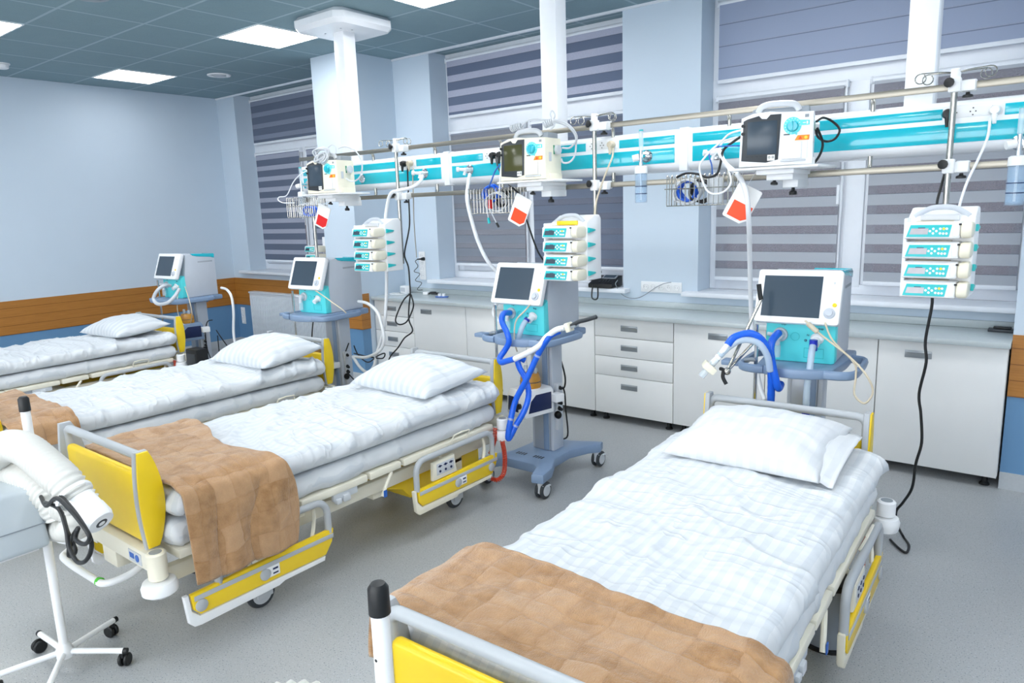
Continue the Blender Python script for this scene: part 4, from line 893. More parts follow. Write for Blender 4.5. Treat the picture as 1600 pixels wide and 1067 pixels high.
for nm, z, lab, x0 in (('upper', RYZ, 'steel equipment rail above the supply panel', -5.0), ('lower', RLZ, 'steel equipment rail below the supply panel', -5.0)):
    t = thing('equipment_rail', lab, 'rail', (0, RY, z))
    MB().b2(x0, 1.9, -.005, .005, -.0145, .0145, .002).obj('bar', 'steel_dull', t)
    for x in (-4.72, -4.195, -3.549, -2.96, -2.13, -1.44, -.761, .35):
        p = [(x, .006, 0), (x, .05, 0), (x, .075, -.015), (x, .08, -.06)] if z > 2 else [(x, .006, 0), (x, .05, .0), (x, .078, .015), (x, .08, .07)]
        MB().tube(p, .0105, 10, smooth=3).obj('bracket', 'steel', t)
def outlet(x, z, label, kind='disc'):
    t = thing('gas_outlet', label, 'gas outlet', (x, 3.7165, z), 0, 'gas outlets on the supply panel'); T = Matrix.Rotation(PI/2, 4, 'X')
    MB().lathe([(0, 0), (.034, 0), (.034, .006), (.028, .012), (.02, .012), (.018, .004), (0, .004)], 26, T=T).obj('ring', 'chrome', t)
    if kind == 'probe':
        p = MB().cyl((0, 0, 0), (0, -.055, 0), .014); p.cyl((0, -.05, 0), (-.03, -.075, .003), .012, .010); p.cyl((-.03, -.075, .003), (-.045, -.085, .004), .016)
        p.cyl((0, -.045, 0), (-.01, -.05, -.035), .010); p.obj('probe', 'white_plastic', t)
    else: MB().cyl((0, 0, 0), (0, -.008, 0), .017).obj('core', 'light_grey', t)
outlet(-3.645, 1.934, 'gas outlet with white probe left of the first panel joint', 'probe')
outlet(-3.222, 1.934, 'gas outlet with white probe right of the first panel joint', 'probe')
outlet(-4.315, 1.932, 'empty gas outlet right of the left patient monitor', 'disc')
outlet(-1.493, 1.918, 'gas outlet with white probe left of the right patient monitor', 'probe')
def flowmeter(x, z, label, yaw=0):
    t = thing('oxygen_flowmeter', label, 'flowmeter', (x, 3.7165, z), yaw, 'oxygen flowmeters')
    T = Matrix.Rotation(PI/2, 4, 'X')
    MB().lathe([(0, 0), (.034, 0), (.034, .006), (.026, .014), (0, .014)], 26, T=T).obj('outlet_ring', 'chrome', t)
    b = MB().cyl((0, 0, 0), (0, -.075, 0), .012); b.cyl((0, -.07, -.05), (0, -.07, .03), .010); b.cyl((0, -.07, -.055), (0, -.07, -.035), .013); b.obj('body', 'chrome', t)
    MB().cyl((-.012, -.07, -.005), (-.045, -.085, -.012), .018).obj('valve_knob', 'white_plastic', t)
    MB().cyl((0, -.07, .03), (0, -.07, .135), .0125, bev=.003).obj('flow_tube', 'clear_plastic', t)
    MB().cyl((0, -.07, .13), (0, -.07, .14), .012).obj('tube_cap', 'turquoise_dark', t)
    MB().lathe([(0, -.095), (.036, -.095), (.034, -.06), (.026, -.055), (0, -.055)], 24, T=Matrix.Translation((0, -.07, 0))).obj('bottle_lid', 'white_plastic', t)
    bt = MB().lathe([(0, -.255), (.031, -.255), (.0335, -.25), (.0335, -.095), (.030, -.095), (.030, -.248), (0, -.25)], 26, T=Matrix.Translation((0, -.07, 0))).obj('bottle', 'blue_clear', t)
    MB().cyl((0, -.07, -.24), (0, -.07, -.09), .005, n=10).obj('dip_tube', 'white_plastic', bt)
    k = MB()
    for z_ in (-.165, -.205): k.lathe([(.0337, z_-.002), (.0342, z_-.002), (.0342, z_+.002), (.0337, z_+.002)], 26, T=Matrix.Translation((0, -.07, 0)))
    k.obj('level_line', 'navy', bt)
flowmeter(-1.905, 1.932, 'clear blue oxygen humidifier bottle hanging left of the wire basket on the right')
flowmeter(-.187, 1.870, 'clear blue oxygen bottle cut by the right edge of the picture')
flowmeter(-4.99, 1.915, 'oxygen flowmeter at the left end of the supply panel')
def plug(x, z, mat, label, down=True):
    t = thing('power_plug', label, 'plug', (x, 3.712, z)); MB().lathe([(0, 0), (.021, 0), (.022, .02), (.016, .036), (0, .038)], 20, T=Matrix.Rotation(PI/2, 4, 'X')).obj('body', mat, t)
    MB().cyl((0, -.024, -.008), (.002, -.03, -.055), .012, .007).obj('cable_boot', mat, t)
plug(-3.84, 2.012, 'black', 'black plug in the left supply panel section'); plug(-3.775, 2.010, 'beige', 'beige plug beside the black plug in the left panel section')
plug(-3.005, 2.012, 'black', 'left of two black plugs beside the middle monitor'); plug(-2.945, 2.012, 'black', 'right of two black plugs beside the middle monitor')
plug(-2.125, 2.012, 'beige', 'beige plug right of the middle infusion stand'); plug(-.455, 2.010, 'black', 'black plug half hidden behind the right infusion stand'); plug(-.285, 2.008, 'white_plastic', 'white plug right of the right infusion stand')
# ------------------------------------------------------------------ infusion stands
def knob(mb, p, d, r=.02, L=.022):
    p = Vector(p); d = Vector(d).normalized(); T = Matrix.Translation(p) @ d.to_track_quat('Z', 'Y').to_matrix().to_4x4()
    mb.lathe([(0, 0), (.007, 0), (.009, L*.4), (r*.8, L*.45), (r, L*.6), (r, L*.95), (r*.8, L), (0, L)], 10, T=T)
def stand(x, label, ztop=2.17, zbot=1.30, hooks=True, y=3.595, low=True):
    t = thing('infusion_stand', label, 'infusion stand', (x, y, zbot), 0, 'steel infusion stands clamped to the rails')
    MB().cyl((0, 0, 0), (0, 0, ztop-zbot), .0125, bev=.002).obj('pole', 'steel', t)
    for z in ((RYZ, RLZ) if low else (RLZ,)):
        c = MB().box((0, 0, z-zbot), (.044, .044, .06), .006); c.box((.045, .03, z-zbot-.005), (.055, .05, .045), .006); c.b2(.02, .072, .04, .075, z-zbot-.022, z-zbot+.022, .004)
        co = c.obj('clamp', 'white_plastic', t)
        k = MB(); knob(k, (-.012, -.022, z-zbot+.008), (-.35, -1, 0)); k.obj('clamp_knob', 'black', co)
        k = MB(); knob(k, (.045, .03, z-zbot-.03), (0, 0, -1)); k.obj('clamp_knob', 'black', co)
    if hooks:
        MB().cyl((0, 0, ztop-zbot-.045), (0, 0, ztop-zbot+.01), .019, bev=.003).obj('hook_head', 'white_plastic', t)
        for s in (-1, 1):
            for dy in (-.012, .014):
                e = .125 if dy < 0 else .105
                cx = s*e; P_ = [(s*.012, dy*.4, ztop-zbot-.005), (s*.05, dy, ztop-zbot), (cx-s*.01, dy*2, ztop-zbot+.002)]
                P_ += [(cx+.020*math.sin(a)*s, dy*2, ztop-zbot-.018+.020*math.cos(a)) for a in [j*.62 for j in range(0, 10)]]
                MB().tube(P_, .0026, 6, smooth=3).obj('hook', 'steel', t)
    return t
stand(-3.80, 'infusion stand carrying the left pump rack'); stand(-2.172, 'infusion stand carrying the middle pump rack with the yellow label'); stand(-.425, 'infusion stand carrying the right hand pump rack')
stand(-4.785, 'infusion stand behind the second ventilator, below the left monitor', 1.80, 1.28, False, 3.59, False)
t = thing('pump_rail', 'short rail carrying two infusion pumps behind the left pier edge', 'rail', (-6.10, 4.80, 1.15)); MB().cyl((0, 0, -1.15), (0, 0, .33), .012).obj('pole', 'steel', t); MB().b2(-.10, .06, -.07, -.012, .0, .29, .006).obj('back_plate', 'white_plastic', t); MB().lathe([(0, 0), (.18, 0), (.18, .02), (.03, .04), (0, .04)], 24, T=Matrix.Translation((0, 0, -1.15))).obj('foot_plate', 'mid_grey', t)
# ------------------------------------------------------------------ pump racks and pumps
def make_rack():
    t = thing('pump_rack', '', 'pump rack', (0, 0, 0), 0, 'infusion pump racks'); w = .130
    b = MB(); b.prism([(-.03, .0), (.14, .0), (.14, .345), (.12, .365), (.06, .365), (-.03, .330), (-.035, .315)], -w, w, 'x', .010)
    b.obj('housing', 'white_plastic', t)
    MB().b2(-w-.002, -w+.012, -.115, -.02, .002, .325, .004).obj('side_plate', 'white_plastic', t)
    MB().b2(-w+.05, w-.06, -.046, -.034, .312, .336, .004).obj('label_strip', 'light_grey', t)
    MB().tube([(-.105, -.025, .328), (-.075, -.018, .348), (-.035, -.008, .364), (.035, -.008, .364), (.075, -.018, .348), (.105, -.025, .328)], .0095, 10, flat=1.2).obj('handle', 'body_grey', t)
    for i in range(4):
        lv = MB().prism([(-.06, -.014), (-.06, .014), (.01, .004), (.02, -.001), (.01, -.006)], 0, .012, 'x', .002, T=Matrix.Translation((w-.001, .035, .282-i*.08)))
        lv.obj('release_tab', 'turquoise_dark', t)
        if i < 2: MB().cyl((-w, .04, .16-i*.08), (-w-.014, .04, .16-i*.08), .012).obj('release_tab', 'turquoise_dark', t)
    MB().b2(-.03, .03, .14, .17, .14, .22, .004).obj('pole_clamp', 'mid_grey', t)
    MB().b2(w-.06, w-.048, .1395, .1415, .29, .30).obj('marking', 'mid_grey', t)
    return t
def make_pump(name, lcd):
    t = thing(name, '', 'infusion pump', (0, 0, 0), 0, 'infusion pumps in the racks')
    b = MB(); b.prism([(-.02, .002), (-.145, .002), (-.152, .006), (-.146, .060), (-.13, .068), (-.02, .068)], -.125, .085, 'x', .005); b.obj('body', 'white_plastic', t)
    # sloping front plate
    A = math.atan2(.028, .022); T = Matrix.Translation((0, -.1405, .0415)) @ Matrix.Rotation(-(PI/2-A)+PI/2, 4, 'X')
    T = Matrix.Translation((0, -.1505, .0330)) @ Matrix.Rotation(R(80), 4, 'X')
    fp = MB().prism([(-.116, -.024), (.046, -.024), (.054, .024), (-.102, .024)], .0, .003, 'z', .001, T=T).obj('front_plate', 'turquoise_dark', t)
    MB().prism([(-.104, -.014), (-.034, -.014), (-.032, .010), (-.098, .010)], .003, .0042, 'z', T=T).obj('display', lcd, fp)
    MB().b2(-.072, -.045, .0105, .0135, .003, .0037, T=T).obj('marking', 'navy', fp)
    k = MB()
    for (x, y) in ((-.014, .008), (-.014, -.010), (-.026, -.001), (-.002, -.001), (.012, -.010), (.012, .008), (.024, -.011), (.036, -.011), (.036, .008)): k.cyl((x, y, .003), (x, y, .0048), .0048, n=12, T=T)
    k.obj('keypad_button', 'white_plastic', fp)
    MB().cyl((.025, .008, .003), (.025, .008, .0052), .0055, n=12, T=T).obj('yellow_key', 'yellow_button', fp)
    MB().prism([(-.10, .0), (-.03, .0), (-.03, .01), (-.09, .01)], -.09, .05, 'x', .002, T=Matrix.Translation((0, -.0, .0605))).obj('syringe_cradle', 'beige', t)
    MB().b2(.058, .084, -.158, -.12, .008, .058, .008).obj('clamp_latch', 'white_plastic', t)
    MB().prism(rrect(-.158, -.03, .004, .066, .026, 5), .086, .128, 'x', .009).obj('drive_head', 'warm_cream', t)
    MB().b2(.079, .089, -.156, -.148, .055, .062, .001).obj('drive_catch', 'black', t)
    return t
RACKS = [(-3.872, 3.43, 1.262, 'left', ), (-2.230, 3.43, 1.255, 'middle'), (-.413, 3.43, 1.252, 'right')]
rack0 = make_rack(); pumpA = make_pump('infusion_pump', 'screen'); pumpB = make_pump('infusion_pump', 'lcd')
RLAB = ['pump rack with four pumps hanging on the left infusion stand', 'pump rack with the yellow top label hanging in front of the telephone', 'pump rack with four pumps seen from the front at the far right']
ON = ['top', 'second', 'third', 'bottom']; firstA = True; firstB = True
for i, (x, y, z, nm) in enumerate(RACKS):
    if i == 0: rack0.location = (x, y, z); rack0['label'] = RLAB[0]; r = rack0
    else: r = dup(rack0, (x, y, z), 0, RLAB[i])
    r.scale = (.93, .9, 1)
    if i == 1:
        ch = [c for c in r.children if c.name.startswith('label_strip')][0]; ch.data = ch.data.copy(); ch.data.materials[0] = M['yellow']; ch['label'] = 'yellow label strip'
    for k in range(4):
        lab = '%s infusion pump in the %s' % (ON[k], ['left pump rack above the second ventilator', 'middle pump rack with the yellow label', 'right hand pump rack above the worktop end'][i])
        loc = (x+(0 if i == 2 else .002*((k*7) % 3-1)), y-.0, z+.241-k*.0795)
        if i < 2:
            if firstA: p = pumpA; p.location = loc; p['label'] = lab; firstA = False
            else: p = dup(pumpA, loc, 0, lab)
        else:
            if firstB: p = pumpB; p.location = loc; p['label'] = lab; firstB = False
            else: p = dup(pumpB, loc, 0, lab)
        p.scale = (.93, .84, 1)
for k in range(2): dup(pumpA, (-6.21, 4.72, 1.285-k*.085, ), 0, '%s infusion pump half hidden by the left pier, above the second ventilator' % ('upper', 'lower')[k])
# ------------------------------------------------------------------ monitors with defibrillator dial, on shelves
def make_monitor(casing, scr):
    t = thing('patient_monitor', '', 'patient monitor', (0, 0, 0), 0, 'patient monitors on the rail shelves')
    w, d, h = .155, .10, .235
    ol = [(-w-.004, .002), (w+.002, .002), (w, h-.006)]
    ol += [(.02, h), (-.03, h+.006), (-.10, h+.002), (-w+.004, h-.016)]
    MB().prism(ol, -d, d-.02, 'y', .010).obj('casing', casing, t)
    bz = MB().prism([(-w+.008, .03), (-w+.014, h-.03), (-w+.03, h-.022), (-.075, h-.010), (-.062, h-.024), (-.042, h-.026), (-.026, h-.008), (.020, h-.008), (.012, .03), (-.04, .018)], -d-.003, -d+.004, 'y', .002).obj('screen_bezel', 'dark_grey', t)
    MB().b2(-w+.032, .004, -d-.0045, -d-.002, .056, h-.034, .001).obj('screen', scr, bz)
    MB().b2(-.034, -.002, -d-.005, -d-.003, .026, .052, .001).obj('key_label', 'paper', bz)
    k = MB()
    for x in (-.026, -.010): k.lathe([(.003, 0), (.005, 0), (.005, .001), (.003, .001)], 14, T=Matrix.Translation((x, -d-.005, .041)) @ Matrix.Rotation(PI/2, 4, 'X'))
    k.obj('key_symbol', 'black', bz)
    k = MB()
    for z in (h-.05, h-.085): k.cyl((-w+.012, -d-.002, z), (-w+.012, -d-.008, z), .007, n=12)
    for x in (-.12, -.10, -.08, -.06): k.b2(x-.006, x+.006, -d-.0045, -d-.003, .046, .048)
    k.obj('menu_key', 'black', bz)
    T = Matrix.Rotation(PI/2, 4, 'X')
    dl = MB().cyl((.068, -d, .172), (.068, -d-.003, .172), .037, n=32); dl.prism([(.09, .172), (.138, .172), (.138, .192), (.09, .196)], -d-.0028, -d, 'y'); dl.prism([(.075, .14), (.086, .131), (.09, .137), (.082, .145)], -d-.0028, -d, 'y')
    dl.obj('dial_scale', 'turquoise_front', t)
    kn = MB().cyl((.068, -d, .170), (.068, -d-.020, .170), .025, .023, n=28, bev=.003); kn.b2(.065, .071, -d-.024, -d-.018, .148, .192, .001); kn.obj('selector_knob', 'turquoise', t)
    k = MB()
    for a in range(12): an = PI*.0+a*PI*1.45/11; k.box((.068+.031*math.cos(an), -d-.0032, .172+.031*math.sin(an)), (.004, .001, .003))
    k.b2(.125, .132, -d-.0035, -d-.0025, .176, .188); k.b2(.110, .122, -d-.0035, -d-.0025, .180, .184)
    k.obj('scale_mark', 'paper', t)
    MB().prism([(.078, .108), (.091, .130), (.140, .130), (.138, .108)], -d-.002, -d, 'y', .001).obj('shock_label', 'orange', t)
    k = MB(); k.prism([(.094, .113), (.102, .126), (.110, .113)], -d-.0026, -d-.002, 'y'); k.obj('warning_sign', 'orange_red', t)
    MB().cyl((.125, -d-.002, .119), (.125, -d-.004, .119), .007, n=14).obj('shock_key', 'yellow_button', t)
    MB().b2(.118, .134, -d-.001, -d+.001, .205, .218).obj('mode_mark', 'mid_grey', t)
    MB().b2(.032, .058, -d-.001, -d+.001, .133, .138).obj('mode_mark', 'dark_grey', t)
    MB().b2(.026, .108, -d-.006, -d, .030, .103, .003).obj('printer_door', 'white_plastic', t)
    MB().b2(.111, .132, -d-.004, -d, .03, .103, .003).obj('printer_side', 'white_plastic', t)
    MB().b2(.022, .128, -d-.010, -d, .018, .026, .003).obj('printer_slot', 'light_grey', t)
    MB().prism([(.03, .004), (.09, .004), (.075, .016), (.045, .016)], -d-.006, -d+.004, 'y', .002).obj('foot_plate', casing, t)
    MB().b2(-.11, .135, -.03, d-.02, h-.012, h+.028, .008).obj('top_module', 'mid_grey', t)
    MB().tube([(-.085, -.03, h+.01), (-.07, -.035, h+.034), (-.03, -.04, h+.043), (.05, -.04, h+.041), (.078, -.035, h+.03), (.09, -.03, h+.01)], .012, 10, flat=1.2).obj('carry_handle', 'light_grey', t)
    s = MB().cyl((w, .02, .165), (w+.022, .02, .165), .026); s.obj('side_socket', 'light_grey', t)
    MB().b2(w, w+.003, -.01, .0, .14, .19).obj('green_ring', 'green', t)
    MB().b2(w, w+.004, -.06, -.035, .10, .15, .002).obj('side_vent', 'light_grey', t)
    MB().b2(w-.02, w+.01, -.06, d-.03, .0, .035, .006).obj('base_clip', casing, t)
    return t
MONS = [(-4.335, 3.44, 1.822, R(6), 'screen', 'warm_cream', 'patient monitor with dark screen at the left end of the supply panel'),
        (-2.505, 3.44, 1.825, R(3), 'screen_olive', 'warm_cream', 'yellowed patient monitor with olive screen in the middle under the tangled cable'),
        (-1.098, 3.44, 1.818, R(14), 'screen', 'white_plastic', 'white patient monitor with teal dial on the right shelf')]
SHX = [-4.33, -2.47, -1.08]
for i, (x, y, z, rz, sc, cs, lab) in enumerate(MONS):
    t = make_monitor(cs, sc); t.location = (x, y, z); t.rotation_euler = (0, 0, rz); t['label'] = lab
    s = thing('monitor_shelf', ['white clamp shelf under the left patient monitor', 'white clamp shelf under the middle patient monitor', 'white clamp shelf under the right patient monitor'][i], 'shelf', (SHX[i], 3.46, z-.012), 0, 'monitor shelves clamped on the lower rail')
    MB().b2(-.20, .20, -.145, .16, 0, .011, .003).obj('plate', 'white_plastic', s)
    b = MB().b2(-.085, .085, -.10, .16, -.022, 0, .003); b.b2(-.05, .07, -.06, .18, -.048, -.02, .003); b.b2(.0, .07, .02, .185, -.082, -.045, .003); b.obj('bracket', 'white_plastic', s)
    k = MB(); knob(k, (-.02, -.035, -.048), (0, -.2, -1), .017, .02); k.obj('knob', 'black', s)
    k = MB(); knob(k, (.035, .07, -.082), (0, 0, -1), .018, .035); k.obj('knob', 'black', s)
# monitor cables
cg = 'cables at the patient monitors'
wire('monitor_cable', P['d3_black'], .0055, 'black', 'black cable loop at the right side of the white monitor')
wire('monitor_cable', P['d3_black2'], .0055, 'black', 'short black cable dropping behind the white monitor')
wire('monitor_cable', P['d3_left_white'], .0045, 'white_rubber', 'white looping cable hanging left of the white monitor')
wire('monitor_cable', P['d3_left_blue'], .0035, 'blue_mid', 'thin blue cable from the white monitor down into the basket')
wire('monitor_cable', P['d3_left_black'], .006, 'black', 'black cable from the white monitor lying over the right basket')
wire('monitor_cable', P['d2_cable'], .0055, 'light_grey', 'grey cable looping on top of the middle monitor')
wire('monitor_cable', P['d2_cable2'], .0055, 'light_grey', 'grey cable hanging in a wide loop right of the middle monitor')
wire('monitor_cable', P['d2_cable3'], .0045, 'light_grey', 'thin grey cable standing up over the middle monitor handle')
wire('coiled_cable', coil(P['d2_coil_l'], .017, 6), .0045, 'light_grey', 'coiled grey cable at the left of the middle monitor handle', smooth=0)
wire('coiled_cable', coil(P['d2_coil_r'], .017, 6), .0045, 'light_grey', 'coiled grey cable at the right of the middle monitor handle', smooth=0)
wire('monitor_cable', P['d2_left_black'], .0055, 'black', 'black cord running from the plugs past the middle monitor shelf')
wire('monitor_cable', P['d2_left_blue'], .0045, 'blue_mid', 'blue cable from the middle monitor into its basket')
wire('monitor_cable', P['d2_left_white'], .0045, 'white_rubber', 'white cable left of the middle monitor')
wire('monitor_cable', P['d1_cable'], .0055, 'light_grey', 'grey cable arching right of the left monitor')
wire('monitor_cable', P['d1_cable2'], .0045, 'light_grey', 'thin grey cable humps above the left monitor')
wire('monitor_cable', [tuple(Vector(p)+Vector((.012*math.sin(k*2.1), .01*math.cos(k*1.7), .012*math.sin(k*1.3)))) for k in range(3) for p in P['d1_tangle']], .0065, 'light_grey', 'tangled grey cable draped over the top of the left monitor')
wire('monitor_cable', P['d1_left'], .004, 'white_rubber', 'white cable bowing left from the left monitor to the basket')
# wire baskets with cables
def make_basket():
    t = thing('wire_basket', '', 'basket', (0, 0, 0), 0, 'wire baskets on the lower rail'); w, d, h = .175, .06, .15
    f = MB()
    for z in (0, .085): f.tube([(-w, -d, z), (w, -d, z), (w, d, z), (-w, d, z)], .0028, 6, smooth=0, closed=True)
    f.tube([(-w-.012, -d, .085), (w+.012, -d, .085)], .0028, 6, smooth=0); f.obj('rim', 'steel', t)
    n = 15
    s = MB()
    for i in range(n):
        x = -w+2*w*i/(n-1)
        s.tube([(x, -d, 0), (x, -d, h-.02), (x, -d+.006, h), (x, -d+.014, h), (x, -d+.02, h-.02)], .0022, 6, smooth=2)
        s.tube([(x, -d, 0), (x, d, 0), (x, d, h)], .0022, 6, smooth=0)
    for j in range(5):
        y = -d+2*d*j/4
        for sx in (-w, w): s.tube([(sx, y, 0), (sx, y, h)], .0022, 6, smooth=0)
    s.obj('wires', 'steel', t)
    b = MB(); b.b2(-.05, .05, d, d+.03, .07, .12, .004); b.obj('hook_plate', 'white_plastic', t)
    return t
bk0 = make_basket(); BK = [(-4.74, 3.50, 1.655), (-2.835, 3.50, 1.645), (-1.475, 3.50, 1.655)]
BLB = ['wire basket below the left patient monitor', 'wire basket with blue coil left of the middle monitor shelf', 'wire basket with blue and white coils left of the right monitor shelf']
for i, p in enumerate(BK):
    if i == 0: bk0.location = p; bk0['label'] = BLB[0]
    else: dup(bk0, p, 0, BLB[i])
def loops(c, rx, rz, n, r, mat, label, seed, name='cable_coil', tilt=.25):
    g = random.Random(seed); pts = []; 
    for k in range(n*10):
        a = 2*PI*k/10; q = 1+.12*g.uniform(-1, 1)
        pts.append((c[0]+rx*q*math.cos(a), c[1]+.022*math.sin(a*.37+seed)+g.uniform(-.004, .004), c[2]+rz*q*math.sin(a)))
    return wire(name, pts, r, mat, label, 'cable coil', 4)
x, y, z = BK[2]
loops((x-.085, y, z+.075), .045, .05, 5, .006, 'blue_hose', 'blue cable coil in the right wire basket', 3)
loops((x-.075, y-.03, z+.07), .068, .062, 5, .005, 'light_grey', 'pale grey cable coil in the right wire basket', 5)
loops((x-.01, y-.01, z+.07), .055, .055, 3, .006, 'black', 'black cable coil behind the white one in the right basket', 8)
b = MB(); b.b2(x+.03, x+.11, y-.045, y-.02, z+.006, z+.135, .012); tag(b.obj('clear_packet', 'bag'), 'clear plastic packet standing in the right wire basket', 'packet')
x, y, z = BK[1]
loops((x-.03, y, z+.12), .058, .05, 4, .007, 'blue_hose', 'blue cable coil rising over the middle wire basket', 13)
loops((x+.04, y-.03, z+.065), .08, .055, 6, .004, 'light_grey', 'white cable tangle in the middle wire basket', 15)
loops((x+.06, y, z+.09), .05, .05, 4, .006, 'black', 'black cable coil in the middle wire basket', 18)
t = thing('sensor_clip', 'small red clip in the middle wire basket', 'clip', (x-.005, y-.045, z+.055)); MB().b2(-.010, .010, -.012, .012, -.03, .03, .006).obj('shell', 'red', t)
t = thing('sensor_lead', 'thin lead with dark tip dangling below the middle basket', 'cable', (x, y-.06, z)); MB().tube([(.0, 0, .03), (.02, 0, -.01), (.05, 0, -.06)], .0035, 6).obj('lead', 'light_grey', t); MB().cyl((.05, 0, -.06), (.066, 0, -.085), .007).obj('tip', 'black', t)
t = thing('sensor_lead', 'thin lead with turquoise tip below the middle basket', 'cable', (x, y-.06, z)); MB().tube([(-.02, 0, .03), (-.018, 0, 0), (-.014, 0, -.03)], .003, 6).obj('lead', 'light_grey', t); MB().cyl((-.014, 0, -.028), (-.008, 0, -.062), .008, .009).obj('tip', 'turquoise_dark', t)
x, y, z = BK[0]
loops((x+.05, y-.01, z+.045), .07, .035, 5, .006, 'blue_hose', 'blue cable coil in the left wire basket', 23)
loops((x-.05, y, z+.06), .06, .04, 3, .005, 'light_grey', 'grey cable coil in the left wire basket', 25)
# red and white cards hanging from the shelves
def card(x, y, z, tilt, rz, w, h, mat, label):
    t = thing('tag_card', label, 'card', (x, y, z), rz, 'red and white cards hanging below the monitors'); t.rotation_euler = (0, tilt, rz)
    ol = rrect(-w, w, -h, h, .012, 3); ol = [p for p in ol if not (p[0] > w-.03 and p[1] < -h+.03)]+[]
    ol = [(w, -h+.03)] + rrect(-w, w, -h, h, .010, 3)[:12] + [(-w+.01, -h), (w-.03, -h)]
    MB().prism(ol, -.003, .003, 'y', .001).obj('sheet', 'paper', t)
    MB().prism([(-w+.02, -h+.014), (w-.03, -h+.014), (w-.004, -h+.036), (w-.004, .004), (-w+.02, .004)], -.0042, -.003, 'y').obj('red_field', mat, t)
    MB().tube([(-.02, -.002, h-.01), (-.02, .02, h+.06), (-.02, .05, h+.11)], .0015, 5).obj('string', 'light_grey', t)
card(-1.252, 3.43, 1.655, R(28), R(6), .062, .088, 'orange_red', 'white card with orange red field hanging below the right basket')
card(-2.586, 3.42, 1.655, R(26), R(0), .062, .088, 'orange_red', 'white card with orange red field hanging below the middle monitor')
card(-4.455, 3.42, 1.655, R(24), R(8), .062, .088, 'red', 'white card with deep red field hanging below the left monitor')
